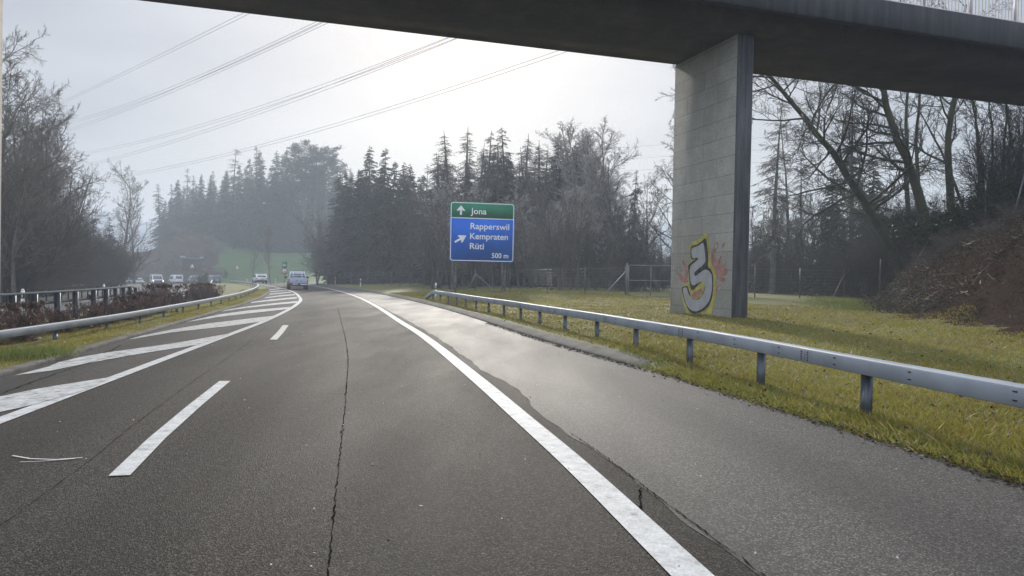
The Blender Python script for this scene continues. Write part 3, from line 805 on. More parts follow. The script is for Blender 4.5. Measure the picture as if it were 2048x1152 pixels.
# ------------------------------------------------------------------ overpass
AX = np.array([.951, .309, 0.]); NR = np.array([.309, -.951, 0.])      # along the bridge, and towards the camera
ZS = 9.54
P0 = np.array([11.16, 24.76, ZS])                                      # a point on the near edge of the soffit
def build_bridge():
    br = empty('overpass_bridge', (0, 24, 0), label='grey concrete overpass bridge crossing high above the motorway on slab piers', cat='bridge')
    inv = Matrix.Translation((0, -24, 0))
    off = np.array([0, 24, 0.])
    def sec(t, prof):
        return [P0 + AX * t + NR * a + np.array([0, 0, b]) - off for a, b in prof]
    t0, t1 = -50, 42
    ts = np.linspace(t0, t1, 24)
    girder = [(0, 0), (.05, .50), (.09, .56), (-4.43, .56), (-4.39, .50), (-4.34, 0)]
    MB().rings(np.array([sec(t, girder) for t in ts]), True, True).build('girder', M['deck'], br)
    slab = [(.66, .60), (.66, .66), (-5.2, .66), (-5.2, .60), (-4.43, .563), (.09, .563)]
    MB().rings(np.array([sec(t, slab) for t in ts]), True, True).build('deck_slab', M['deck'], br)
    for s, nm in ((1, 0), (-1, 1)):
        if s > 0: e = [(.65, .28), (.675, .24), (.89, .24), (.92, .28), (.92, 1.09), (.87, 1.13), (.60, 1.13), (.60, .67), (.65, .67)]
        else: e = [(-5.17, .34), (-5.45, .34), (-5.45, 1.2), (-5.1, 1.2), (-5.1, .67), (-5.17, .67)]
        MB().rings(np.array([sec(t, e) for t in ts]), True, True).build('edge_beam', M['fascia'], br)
        a = .76 if s > 0 else -5.28
        rl = MB()
        rl.rings(np.array([sec(t, [(a - .03, 1.16), (a + .03, 1.16), (a + .03, 1.20), (a - .03, 1.20)]) for t in (t0, t1)]), True, True)
        rl.rings(np.array([sec(t, [(a - .03, 2.30), (a + .03, 2.30), (a + .03, 2.36), (a - .03, 2.36)]) for t in (t0, t1)]), True, True)
        for t in np.arange(-14, 30, .148):
            p = P0 + AX * t + NR * a - off
            rl.tube([p + [0, 0, 1.19], p + [0, 0, 2.31]], .018, 5, False)
        ro = rl.build('railing', M['railing'], br)
        for t in np.arange(-14, 30, 2.0):
            p = P0 + AX * t + NR * a - off
            pb = MB(); pb.tube([p + [0, 0, 1.0], p + [0, 0, 2.30]], .045, 6)
            pb.build('railing_post', M['railing'], ro)
    # slab piers: near corners of the long face
    for corner, far_len, zb in ((np.array([7.056, 24.0]), 3.92, .10), (np.array([-13.78, 17.23]), 3.92, -.8)):
        b2 = MB()
        o = bpy.data.objects.new('pier', None)
        d = -NR[:2]; a2 = AX[:2]
        # mesh in its own frame: local x along the bridge (thickness), local y along the long face
        th, ln, ht = .60, far_len, ZS - zb + .0
        b2.box((th / 2, ln / 2, ht / 2), (th, ln, ht))
        me = b2.mesh('pier', M['pier'])
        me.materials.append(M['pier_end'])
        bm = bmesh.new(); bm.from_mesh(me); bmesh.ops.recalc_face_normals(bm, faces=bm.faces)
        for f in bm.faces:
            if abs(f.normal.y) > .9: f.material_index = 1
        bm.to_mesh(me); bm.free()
        o = link(bpy.data.objects.new('pier', me), br)
        bevel(o, .03, 1)
        o.matrix_world = Matrix(((a2[0], d[0], 0, corner[0]), (a2[1], d[1], 0, corner[1]), (0, 0, 1, zb), (0, 0, 0, 1)))
        o.matrix_parent_inverse = Matrix.Identity(4)
        o.matrix_basis = inv @ Matrix(((a2[0], d[0], 0, corner[0]), (a2[1], d[1], 0, corner[1]), (0, 0, 1, zb), (0, 0, 0, 1)))
        if corner[0] > 0: pier = o
    return br, pier
bridge, pier = build_bridge()

# graffiti on the long face of the right pier: local plane x = 0, (y along, z up)
def face_pt(px, py):
    n = np.array([-AX[0], -AX[1], 0]); c = np.array([7.056, 24.0, 0])
    d = ray(px, py); o = np.array([0, 0, CAM_H])
    t = np.dot(c - o, n) / np.dot(d, n)
    p = o + d * t
    return (np.dot(p[:2] - c[:2], -NR[:2]), p[2] - .10)
def graff_pts(pts):
    return [face_pt(1320 + x / 5.236, 440 + y / 5.236) for x, y in pts]
def flat_poly(name, polys, m, x, parent, holes=None):
    bm = bmesh.new()
    for pts in polys:
        # round the outline
        P = np.array(pts)
        for _ in range(2):
            Q = np.roll(P, -1, 0); P = np.stack([.8 * P + .2 * Q, .2 * P + .8 * Q], 1).reshape(-1, 2)
        vs = [bm.verts.new((x, a, b)) for a, b in P]
        f = bm.faces.new(vs); f.normal_update()
    bmesh.ops.triangulate(bm, faces=bm.faces[:], ngon_method='EAR_CLIP')
    bmesh.ops.recalc_face_normals(bm, faces=bm.faces)
    for f in bm.faces:
        if f.normal.x > 0: f.normal_flip()
    me = bpy.data.meshes.new(name); bm.to_mesh(me); bm.free(); me.materials.append(m)
    return link(bpy.data.objects.new(name, me), parent)
def strokes(name, lines, m, x, parent, w):
    b = MB()
    for k, (pts, ww) in enumerate(lines):
        P = np.array(graff_pts(pts))
        t = np.linspace(0, len(P) - 1, len(P) * 6)
        P = np.stack([np.interp(t, np.arange(len(P)), P[:, i]) for i in (0, 1)], 1)
        T = np.gradient(P, axis=0); T /= np.linalg.norm(T, axis=1)[:, None] + 1e-9
        S = np.stack([-T[:, 1], T[:, 0]], 1)
        s = np.linspace(0, 1, len(P)); wv = ww * w * (.55 + .45 * np.sin(np.pi * s))[:, None] / 2
        L = P - S * wv; Rr = P + S * wv
        V = np.stack([L, Rr], 1).reshape(-1, 2)
        V = np.concatenate([np.full((len(V), 1), x - k * .0006), V], 1)
        i = np.arange(len(P) - 1) * 2
        b.add(V, np.stack([i, i + 1, i + 3, i + 2], 1))
    return b.build(name, m, parent, fix=False)
def build_graffiti():
    outer = [(310, 238), (400, 215), (490, 122), (503, 160), (522, 300), (527, 430), (562, 500), (588, 570), (592, 640), (595, 720), (575, 850), (548, 960), (520, 1020), (470, 1010), (400, 1000), (330, 1005), (285, 985), (250, 900), (228, 790), (225, 682), (300, 655), (306, 610), (285, 480), (330, 430), (313, 330)]
    black = [(320, 275), (390, 258), (435, 225), (485, 178), (500, 300), (510, 400), (502, 490), (540, 522), (560, 580), (563, 700), (548, 830), (505, 920), (440, 965), (360, 985), (305, 955), (255, 850), (232, 745), (235, 702), (292, 685), (305, 740), (330, 800), (380, 832), (430, 800), (470, 725), (472, 660), (440, 642), (340, 748), (318, 700), (296, 500), (300, 468), (388, 400), (325, 422)]
    silver = [(330, 296), (400, 275), (460, 228), (472, 330), (484, 450), (358, 548), (370, 594), (430, 545), (475, 516), (520, 532), (548, 582), (550, 720), (522, 850), (450, 930), (375, 963), (300, 928), (257, 830), (243, 735), (246, 712), (282, 702), (300, 770), (345, 830), (400, 838), (450, 790), (480, 715), (462, 650), (425, 646), (330, 700), (306, 492), (404, 412), (400, 392), (338, 405)]
    gs = []
    gs.append(flat_poly('graffiti', [graff_pts(outer)], M['spray_yellow'], -.008, pier))
    gs.append(flat_poly('graffiti', [graff_pts(black)], M['spray_black'], -.011, pier))
    gs.append(flat_poly('graffiti', [graff_pts(silver)], M['spray_silver'], -.014, pier))
    gs.append(strokes('graffiti', [([(222, 408), (262, 480), (288, 560), (262, 625), (222, 608), (190, 545), (196, 500)], 1), ([(300, 655), (262, 628), (240, 600)], .8),
        ([(600, 238), (566, 310), (556, 380), (580, 440), (592, 490)], 1.1), ([(640, 380), (625, 430), (590, 480), (575, 500)], .9), ([(585, 500), (560, 440), (545, 380)], .9),
        ([(580, 528), (640, 540), (705, 540)], 1.7), ([(600, 600), (640, 620), (690, 630)], .7), ([(588, 760), (600, 720), (640, 690)], .7), ([(680, 235), (655, 290)], .6),
        ([(675, 425), (690, 450), (672, 485), (650, 480)], .6), ([(575, 330), (600, 270), (612, 238)], .7)], M['spray_red'], -.006, pier, .19))
    gs.append(strokes('graffiti', [([(228, 400), (233, 432)], .7), ([(197, 505), (202, 560)], .75), ([(250, 512), (252, 540)], .5), ([(600, 250), (588, 305)], .8), ([(625, 372), (617, 408)], .55), ([(676, 425), (676, 455)], .6), ([(640, 700), (615, 728)], .6)], M['spray_white'], -.0155, pier, .12))
    gs.append(strokes('graffiti', [([(335, 790), (390, 775), (440, 720)], 1.2), ([(345, 798), (400, 785), (448, 735)], .9)], M['spray_red'], -.0165, pier, .14))
    gs.append(strokes('graffiti', [([(322, 795), (375, 822), (430, 790), (466, 715)], 1.0)], M['spray_yellow'], -.0155, pier, .11))
    g = join_into('graffiti', gs, pier)
    g['label'] = 'silver number five sprayed in black and yellow with pink flames'
build_graffiti()

# ------------------------------------------------------------------ guardrails
BEAM = [(-.08, .0), (.08, .0), (.085, .008), (.085, .172), (.068, .19), (-.068, .19), (-.085, .172), (-.085, .008)]
def c_post(b, p, yaw, h, w=.125, d=.065, base=-.2):
    c, s = math.cos(yaw), math.sin(yaw)
    Mx = np.array([[c, -s, 0], [s, c, 0], [0, 0, 1]])
    zc = (h + base) / 2
    b.box(np.array(p) + Mx @ np.array([0, 0, zc]), (w, .008, h - base), Mx)
    for q in (-1, 1):
        b.box(np.array(p) + Mx @ np.array([q * (w / 2 - .004), d / 2 + .002, zc]), (.008, d, h - base), Mx)
    return b
def guardrail(label, fx, y0, y1, top, post_step, group=None, first_post=None, splice=4.0, dip_end=0, post_cut=.0, beam=BEAM, holes=True, end_y=None):
    ys = np.linspace(y0, y1, max(8, int((y1 - y0) / 1.0)))
    P = np.stack([fx(ys), ys, Z(fx(ys), ys) + top - max(b for a, b in beam)], 1)
    if dip_end:
        k = (ys - (y1 - dip_end)) / dip_end
        P[:, 2] -= np.where(k > 0, (top - .28) * np.clip(k, 0, 1) ** 1.4, 0)
    c0 = P[0].copy(); c0[2] = Zs(c0[0], c0[1])
    t = empty('guardrail', c0, label=label, cat='guardrail', group=group)
    Pl = P - c0
    bo = MB().sweep(Pl, beam).build('beam', M['steel'], t)
    arc = np.concatenate([[0], np.cumsum(np.linalg.norm(np.diff(P[:, :2], axis=0), axis=1))])
    def at(s):
        p = np.array([np.interp(s, arc, Pl[:, i]) for i in range(3)])
        q = np.array([np.interp(s + .1, arc, Pl[:, i]) for i in range(3)]) - np.array([np.interp(s - .1, arc, Pl[:, i]) for i in range(3)])
        return p, math.atan2(q[1], q[0])
    if holes:
        hb, bb = MB(), MB()
        for s in np.arange(.35, min(arc[-1], 46), 1.33):
            p, yaw = at(s)
            c, sn = math.cos(yaw), math.sin(yaw); Mx = np.array([[c, -sn, 0], [sn, c, 0], [0, 0, 1]])
            for zz in (.055, .135):
                hb.box(p + Mx @ np.array([0, .0865, zz]), (.05, .004, .014), Mx)
        for s in np.arange(1.0, min(arc[-1], 46), splice):
            p, yaw = at(s)
            c, sn = math.cos(yaw), math.sin(yaw); Mx = np.array([[c, -sn, 0], [sn, c, 0], [0, 0, 1]])
            for dx in (-.075, .075):
                for zz in (.04, .073, .108, .143):
                    bb.box(p + Mx @ np.array([dx, .09, zz]), (.018, .014, .016), Mx)
            bb.box(p + Mx @ np.array([0, .0855, .093]), (.006, .003, .12), Mx)
        bo = join_into('beam', [bo, hb.build('slots', M['hole']), bb.build('bolts', M['bolt'])], t)
    s = .2 if first_post is None else first_post
    proto = None
    while s < arc[-1] - .1:
        p, yaw = at(s)
        x, y = p[0] + c0[0], p[1] + c0[1]
        zg = Zs(x, y) - c0[2]
        h = p[2] - zg + .004
        if h > .08:
            if proto is None:
                proto = c_post(MB(), (0, 0, 0), 0, 1.0, base=-.25).build('post', M['steel_dark'], t)
                o = proto
            else:
                o = proto.copy(); link(o, t)
            o.location = (p[0], p[1], zg); o.rotation_euler = (0, 0, yaw + post_cut); o.scale = (1, 1, h)
        s += post_step
    return t
x_railR = spline([(-20, 9.5), (0, 5.7), (4, 4.98), (8.74, 4.13), (11.2, 3.72), (13.55, 3.26), (15.65, 2.75), (18, 2.22), (20, 1.72), (22, 1.2), (24, .7), (26.8, .05), (28.1, -.28), (30.1, -.82), (32.3, -1.4), (34.2, -1.9), (36.7, -2.5), (39.2, -3.15), (43.6, -4.35), (47, -5.3), (60, -9)])
guardrail('grey box-beam guardrail along the grass verge, its far end bent down to the ground', x_railR, 1.0, 47.5, .72, 2.5, first_post=.36, dip_end=3.2, post_cut=math.pi)
x_railL = lambda y: x_kerb(y) - 1.15 - .9 * sstep(24, 8, y)
guardrail('low pale guardrail in front of the dry hedge, following the hatched road edge', x_railL, 3, 118, .50, 3.3, first_post=2.0, holes=False, beam=[(-.06, 0), (.06, 0), (.065, .006), (.065, .155), (.058, .163), (-.058, .163), (-.065, .155), (-.065, .006)])
x_tall = spline([(0, -7.6), (10, -10.4), (17.4, -12.35), (19.3, -12.85), (20.5, -13.05), (22.4, -13.5), (23.8, -13.85), (25.7, -14.3), (27.3, -14.75), (28.5, -15.1), (36, -17.6), (50, -22.0), (66, -26.8), (88, -35.4), (114, -45.6)])
def tall_rail():
    ys = np.linspace(4, 33.5, 46)
    P = np.stack([x_tall(ys), ys, np.zeros(46)], 1)
    zt = np.interp(ys, [4, 31.5, 33.5], [.95, .95, .86])
    c0 = np.array([P[0, 0], P[0, 1], Zs(P[0, 0], P[0, 1])])
    t = empty('guardrail', c0, label='tall double guardrail of the opposite carriageway on high posts behind the hedge', cat='guardrail')
    def lev(z): 
        Q = P.copy(); Q[:, 2] = z; return Q - c0
    MB().sweep(lev(zt - .05), [(-.24, 0), (.02, 0), (.02, .05), (-.24, .05)]).build('top_rail', M['steel_dull'], t)
    MB().sweep(lev(zt - .36) - np.array([.12, 0, 0]), [(-.06, 0), (.06, 0), (.06, .07), (-.06, .07)]).build('middle_rail', M['steel_dull'], t)
    MB().sweep(lev(zt - .74) - np.array([.12, 0, 0]), [(-.06, 0), (.06, 0), (.06, .12), (-.06, .12)]).build('lower_rail', M['steel_dull'], t)
    spacer = None
    for y in np.arange(4.5, 33, .62):
        x = float(x_tall(y)) - .20; z = float(np.interp(y, [4, 31.5, 33.5], [.95, .95, .86]))
        if spacer is None: spacer = MB().box((0, 0, 0), (.03, .03, .24)).build('spacer', M['steel_dull'], t); o = spacer
        else: o = spacer.copy(); link(o, t)
        o.location = np.array([x, y, z - .17]) - c0
    proto = None
    for y in list(np.arange(5.2, 19, 1.45)) + [19.3, 20.5, 22.2, 23.8, 25.6, 27.2, 28.7, 30.2, 31.7, 33.2]:
        x = float(x_tall(y)); zg = Zs(x, y); z = float(np.interp(y, [4, 31.5, 33.5], [.95, .95, .86]))
        if proto is None:
            b = MB(); b.box((0, 0, .4), (.15, .012, 1.2)); b.box((-.07, 0, .4), (.012, .12, 1.2)); b.box((.07, 0, .4), (.012, .12, 1.2))
            proto = b.build('post', M['steel_dark'], t); o = proto
        else:
            o = proto.copy(); link(o, t)
        o.location = np.array([x, y, zg]) - c0; o.scale = (1, 1, z - zg - .05); o.rotation_euler = (0, 0, R(14))
tall_rail()
guardrail('guardrail behind the last hedge shrubs, running on round the bend by the dark cars', x_tall, 33.6, 112, .72, 3.6, first_post=1.5, holes=False)
guardrail('guardrail on the grass beyond the opposite carriageway, under the bare thicket', lambda y: x_opout(y) - 1.0, 8, 78, .72, 3.6, holes=False)

# ------------------------------------------------------------------ text
def text_mesh(body, size, mat_, bold=.0):
    cu = bpy.data.curves.new('text', 'FONT'); cu.body = body; cu.size = size; cu.offset = bold; cu.resolution_u = 4
    cu.fill_mode = 'FRONT'
    o = bpy.data.objects.new('text', cu); COL.objects.link(o)
    bpy.context.view_layer.update()
    me = bpy.data.meshes.new_from_object(o.evaluated_get(bpy.context.evaluated_depsgraph_get()))
    bpy.data.objects.remove(o); bpy.data.curves.remove(cu)
    me.materials.clear(); me.materials.append(mat_)
    co = np.empty(len(me.vertices) * 3, np.float32); me.vertices.foreach_get('co', co); co = co.reshape(-1, 3)
    return me, co
def text_on(parent, body, x, z, w, h, y, m, bold=.0):
    """letters in the local xz plane, stretched to the given width and cap height"""
    me, co = text_mesh(body, 1.0, m, bold)
    caps = text_mesh('H', 1.0, m, bold)[1][:, 1].max()
    x0, x1 = co[:, 0].min(), co[:, 0].max()
    V = np.stack([x + (co[:, 0] - x0) / (x1 - x0) * w, np.full(len(co), y), z + co[:, 1] / caps * h], 1).astype(np.float32)
    me.vertices.foreach_set('co', V.ravel()); me.update()
    return link(bpy.data.objects.new('lettering', me), parent)

# ------------------------------------------------------------------ big direction sign
def rrect(x0, z0, x1, z1, r, n=6):
    out = []
    for cx, cz, a0 in ((x1 - r, z1 - r, 0), (x0 + r, z1 - r, 90), (x0 + r, z0 + r, 180), (x1 - r, z0 + r, 270)):
        for k in range(n + 1):
            a = R(a0 + 90 * k / n); out.append((cx + r * math.cos(a), cz + r * math.sin(a)))
    return out
def xz_plate(pts, y0, y1):
    b = MB(); n = len(pts)
    b.rings([[(x, y0, z) for x, z in pts], [(x, y1, z) for x, z in pts]], True, True)
    return b
def frame_ring(outer, inner, y0, y1):
    b = MB()
    b.rings([[(x, y1, z) for x, z in outer], [(x, y0, z) for x, z in outer], [(x, y0, z) for x, z in inner], [(x, y1, z) for x, z in inner]], True)
    return b
def direction_sign():
    D = 55.0
    bl = at_y(898.5, 522.5, D)
    W, H = 4.84, 4.40
    yaw = R(11.5)
    zb = bl[2]
    t = empty('direction_sign', (bl[0], bl[1], 0), yaw, 'large blue and green motorway direction sign with white lettering on steel posts', 'road sign')
    z0 = zb
    S = W / 743.0
    def X(px): return (px - 100) * S
    def Zp(py, px=100): return z0 + (740 - py + .038 * (px - 100)) * S * (H / (670 * S))
    board = MB().box((W / 2, .06, z0 + H / 2), (W, .05, H)).build('board', M['sign_blue'], t)
    gz = Zp(252)
    MB().box((W / 2, .0325, (gz + z0 + H) / 2), (W, .004, z0 + H - gz)).build('green_panel', M['sign_green'], board)
    MB().box((W / 2, .029, gz), (W - .16, .0045, .07)).build('dividing_line', M['sign_white'], board)
    frame_ring(rrect(.05, z0 + .05, W - .05, z0 + H - .05, .2), rrect(.11, z0 + .11, W - .11, z0 + H - .11, .15), .025, .034).build('border_line', M['sign_white'], board)
    text_on(board, 'Jona', X(333), Zp(212, 335), X(516) - X(333), .44, .027, M['sign_white'], .012)
    text_on(board, 'Rapperswil', X(335), Zp(380, 335), X(782) - X(335), .44, .027, M['sign_white'], .012)
    text_on(board, 'Kempraten', X(332), Zp(493, 335), X(768) - X(332), .44, .027, M['sign_white'], .012)
    text_on(board, 'R\u00fcti', X(332), Zp(605, 335), X(492) - X(332), .44, .027, M['sign_white'], .012)
    text_on(board, '500 m', X(585), Zp(710, 585), X(776) - X(585), .36, .027, M['sign_white'], .008)
    up = [(-.075, 0), (.075, 0), (.075, .34), (.29, .28), (.29, .36), (0, .70), (-.29, .36), (-.29, .28), (-.075, .34)]
    def arrow(cx, cz, rot, L):
        c, s = math.cos(rot), math.sin(rot)
        pts = [(cx + (x * c - z * L * s), cz + (x * s + z * L * c)) for x, z in up]
        bm = bmesh.new(); f = bm.faces.new([bm.verts.new((x, .027, z)) for x, z in pts]); f.normal_update()
        bmesh.ops.triangulate(bm, faces=[f]); 
        for q in bm.faces:
            if q.normal.y > 0: q.normal_flip()
        me = bpy.data.meshes.new('arrow'); bm.to_mesh(me); bm.free(); me.materials.append(M['sign_white'])
        link(bpy.data.objects.new('arrow', me), board)
    arrow(X(223), Zp(222, 223), 0, 1.0)
    arrow(X(160), Zp(526, 160), R(-59), 1.42)
    # lattice posts: two tubes each
    c, s = math.cos(yaw), math.sin(yaw)
    for xa, xb in ((.25, .56), (3.98, 4.28)):
        b = MB()
        for xx, yy in ((xa, .12), (xb, .42)):
            zg = Zs(bl[0] + xx * c - yy * s, bl[1] + xx * s + yy * c)
            b.tube([(xx, yy, zg - .2), (xx, yy, z0 + H * .93)], .05, 8)
        za = Zs(bl[0] + xa, bl[1])
        for q in np.arange(za + .7, z0 + H * .9, 1.0):
            b.tube([(xa, .12, q), (xb, .42, q)], .022, 5)
        b.tube([(xa, .12, za + .1), (xb, .42, za + 1.7)], .018, 5)
        b.tube([(xb, .42, za + .1), (xa, .12, z0 - .2)], .018, 5)
        b.build('post', M['steel_grey'], t)
direction_sign()

# ------------------------------------------------------------------ small signs
def post_at(px, D):
    x = float(at_y(px, hor(px), D)[0]); return x, Zs(x, D)
def triangle_sign(px, py, D, size, label, mark):
    p = at_y(px, py, D); zg = Zs(p[0], D)
    t = empty('warning_sign', (p[0], D, zg), R(8), label, 'warning sign', 'triangular warning signs')
    h = p[2] - zg
    MB().tube([(0, .05, -.3), (0, .05, h + size * .3)], .035, 8).build('post', M['steel_grey'], t)
    def tri(s, r=.06):
        out = []
        for a in (90, 210, 330):
            for da in (-50, -25, 0, 25, 50):
                cx, cz = (s / math.sqrt(3) - 2 * r) * math.cos(R(a)), (s / math.sqrt(3) - 2 * r) * math.sin(R(a))
                out.append((cx + r * math.cos(R(a + da)), h + cz + r * math.sin(R(a + da))))
        return out
    pl = xz_plate(tri(size), -.01, .02).build('plate', M['sign_red'], t)
    xz_plate(tri(size * .74, .04), -.016, -.008).build('white_field', M['sign_white'], pl)
    b = MB()
    if mark == 'lanes':
        for sx in (-1, 1):
            b.box((sx * size * .095, -.019, h - size * .03), (size * .05, .004, size * .24)); b.box((sx * size * .095, -.0195, h + size * .09), (size * .1, .004, size * .05))
    else:
        b.box((0, -.019, h + size * .03), (size * .07, .004, size * .2)); b.box((0, -.019, h - size * .13), (size * .075, .004, size * .07))
    b.build('symbol', M['sign_black'], pl)
triangle_sign(384.3, 533.5, 150, 1.15, 'red and white warning triangle in front of the brown scrub bank', 'lanes')
triangle_sign(474, 535.5, 158, 1.08, 'red and white warning triangle standing alone before the green meadow', 'mark')
def speed_sign():
    D = 122
    p = at_y(569.2, 542.8, D); zg = Zs(p[0], D)
    t = empty('speed_sign', (p[0], D, zg), R(12), 'green rectangular sign above a round red-rimmed speed limit sign on one post', 'road sign')
    h = p[2] - zg
    MB().tube([(0, .06, -.3), (0, .06, h + 2.1)], .045, 8).build('post', M['steel_grey'], t)
    a = np.arange(28) * 2 * np.pi / 28
    disc = xz_plate([(.44 * math.cos(q), h + .44 * math.sin(q)) for q in a], -.01, .02).build('speed_disc', M['sign_red'], t)
    xz_plate([(.325 * math.cos(q), h + .325 * math.sin(q)) for q in a], -.016, -.008).build('white_field', M['sign_white'], disc)
    text_on(disc, '80', -.19, h - .13, .38, .26, -.019, M['sign_black'], .02)
    g = MB().box((0, .0, h + 1.05), (.76, .03, 1.02)).build('green_plate', M['sign_green'], t)
    b = MB(); b.box((0, -.018, h + 1.0), (.54, .004, .07))
    for sx in (-.2, -.1, .1, .2): b.box((sx, -.0185, h + .88), (.05, .004, .18))
    b.box((0, -.018, h + 1.14), (.5, .004, .05))
    b.build('symbol', M['sign_white'], g)
speed_sign()
def back_sign():
    D = 172; p = at_y(268, 552, D); zg = Zs(p[0], D)
    t = empty('dark_board', (p[0], D, zg), R(30), 'dark square board seen from behind on a short post beside the oncoming cars', 'road sign')
    h = p[2] - zg
    bo = MB().box((0, 0, h), (1.5, .05, 1.65)); bo.box((0, .04, h - .5), (1.4, .04, .06)); bo.box((0, .04, h + .5), (1.4, .04, .06))
    bo.build('board', M['sign_back'], t)
    for sx in (-.45, .45): MB().tube([(sx, .08, -.3), (sx, .08, h + .7)], .04, 6).build('post', M['steel_grey'], t)
back_sign()

# ------------------------------------------------------------------ delineator posts
def delineator(px, D, label, dx=None, red=False, proto=[None]):
    x = float(at_y(px, hor(px), D)[0]); z = Zs(x, D)
    if proto[0] is None:
        t = empty('delineator_post', (x, D, z + .05), R(10), label, 'delineator', 'white roadside delineator posts')
        prof = [(-.06, -.05), (.06, -.05), (.06, .03), (0, .06), (-.06, .03)]
        def seg(z0, z1, g=0):
            b = MB(); b.rings([[(x_ * (1 + g), y_ * (1 + g), z0) for x_, y_ in prof], [(x_ * (1 + g), y_ * (1 + g), z1) for x_, y_ in prof]], True, True); return b
        b = seg(-.3, .98); b.rings([[(x_, y_, .98) for x_, y_ in prof], [(x_ * .6, y_ * .5 + .01, 1.06) for x_, y_ in prof]], True, True)
        bo = b.build('body', M['white_plastic'], t)
        seg(.62, .88, .04).build('black_band', M['black_plastic'], t)
        MB().box((.0, -.056, .75), (.05, .008, .17)).build('reflector', M['white_plastic'], t)
        proto[0] = t
    else:
        t = dup(proto[0], (x, D, z + .05), R(10), label)
    return t
delineator(872, 49, 'black and white delineator post standing by the end of the near guardrail')
delineator(721.5, 86, 'white delineator post beside the wet shoulder, in front of the dark spruces')
delineator(670.5, 108, 'white delineator post at the foot of the leaning bare tree clump')
delineator(551.5, 142, 'thin white delineator post on the meadow edge between speed sign and bare tree')
delineator(494.5, 150, 'thin white delineator post on the meadow edge above the guardrail bend')
delineator(46, 34, 'delineator post with its head showing over the tall guardrail at the picture edge')
delineator(208, 50, 'delineator post with its head showing over the tall guardrail before the thicket')

# ------------------------------------------------------------------ wire fences
def fence(pts, label, heights, wires=9, braces=(), vert=.9):
    (x0, y0) = pts[0]; c0 = np.array([x0, y0, Zs(x0, y0)])
    t = empty('wire_fence', c0, label=label, cat='fence')
    G = np.array([(x, y, Zs(x, y)) for x, y in pts]) - c0
    for g, h in zip(G, heights):
        MB().tube([g - [0, 0, .3], g + [0, 0, h]], .035, 6).build('fence_post', M['fence_wire'], t)
    b = MB()
    for k in range(wires):
        f = (k + .6) / wires
        b.tube(np.array([g + [0, 0, h * f * .97] for g, h in zip(G, heights)]), .006 if k < wires - 1 else .009, 3, False)
    for i in range(len(G) - 1):
        L = np.linalg.norm(G[i + 1] - G[i]); n = max(2, int(L / vert))
        for j in range(1, n):
            p = G[i] + (G[i + 1] - G[i]) * j / n; h = heights[i] + (heights[i + 1] - heights[i]) * j / n
            b.tube([p + [0, 0, .03], p + [0, 0, h * .96]], .0035, 3, False)
    b.build('wire_mesh', M['fence_wire'], t)
    for (i, dx, dy) in braces:
        p = G[i]; q = p + np.array([dx, dy, 0]); q[2] = Zs(q[0] + c0[0], q[1] + c0[1]) - c0[2] - .1
        MB().tube([p + [0, 0, heights[i] * .82], q], .032, 6).build('brace', M['steel_grey'], t)
    return t
def fp(px, D): return (float(at_y(px, hor(px), D)[0]), D)
main_f = [(690, 106), (702, 103), (717, 100), (735, 97), (750, 94), (765, 91), (782, 87.5), (800, 84), (822, 80), (848, 76), (876, 71), (910, 66), (951, 61.5), (1020, 56), (1095, 51.5), (1170, 48), (1251, 45.3)]
fence([fp(*q) for q in main_f], 'long wire game fence on thin posts in front of the wood', [1.9] * len(main_f), braces=((12, 1.9, -.8), (12, -.8, .3), (16, -1.6, -.6)))
fence([fp(1345, 44), fp(1430, 44.5), fp(1510, 45.5), fp(1600, 47), fp(1688, 48)], 'wire fence behind the pier ending at a braced post by the bank', [1.9] * 5, braces=((4, -1.3, -1.2),))
fence([fp(1760, 44), fp(1830, 40.5), fp(1890, 37.5), fp(1967, 35), fp(2046, 32.5), fp(2140, 30.5)], 'wire fence climbing the brown embankment with braced posts', [2.1] * 6, braces=((2, -1.7, .2), (2, .45, -1.0), (4, -.9, -.6)))
MB_r = MB().tube([(0, 0, 0), (1, 0, 0)], .03, 6)
def gate():
    a = fp(1257, 44.8); b_ = fp(1347, 44.0)
    z = Zs(*a)
    yaw = math.atan2(b_[1] - a[1], b_[0] - a[0]); L = math.hypot(b_[0] - a[0], b_[1] - a[1])
    t = empty('field_gate', (a[0], a[1], z), yaw, 'wide grey tubular gate with mesh between fence and pier', 'gate')
    fr = MB()
    for zz in (.1, 1.02, 1.92): fr.tube([(0, 0, zz), (L, 0, zz)], .028, 6)
    for xx in (0, L / 2, L): fr.tube([(xx, 0, .1), (xx, 0, 1.92)], .028, 6)
    fr.build('gate_frame', M['steel_grey'], t)
    w = MB()
    for zz in np.arange(.25, 1.9, .15): w.tube([(0, 0, zz), (L, 0, zz)], .0035, 3, False)
    for xx in np.arange(.15, L, .15): w.tube([(xx, 0, .1), (xx, 0, 1.92)], .0035, 3, False)
    w.build('gate_mesh', M['fence_wire'], t)
    for xx in (-.1, L + .1): MB().tube([(xx, 0, -.3), (xx, 0, 2.05)], .032, 8).build('gate_post', M['steel_grey'], t)
gate()

# ------------------------------------------------------------------ far slab on the scrub bank
def far_slab():
    D = 200; p = at_y(384, 517, D); q = at_y(360, 516, D); r = at_y(408, 518, D)
    t = empty('low_wall', (p[0], D, p[2]), 0, 'low dark slab with pale end blocks on the hazy scrub bank', 'wall')
    w = r[0] - q[0]
    MB().box((0, 0, .0), (w, .8, .32)).build('slab', M['steel_dark'], t)
    MB().box((-w * .38, -.05, .42), (1.35, .7, .5)).build('end_block', M['wall_pale'], t)
    MB().box((w * .40, -.05, .36), (.7, .7, .38)).build('end_block', M['wall_pale'], t)
    MB().box((0, .25, -2.1), (w * .8, .3, 3.9)).build('footing', M['litter'], t)
far_slab()

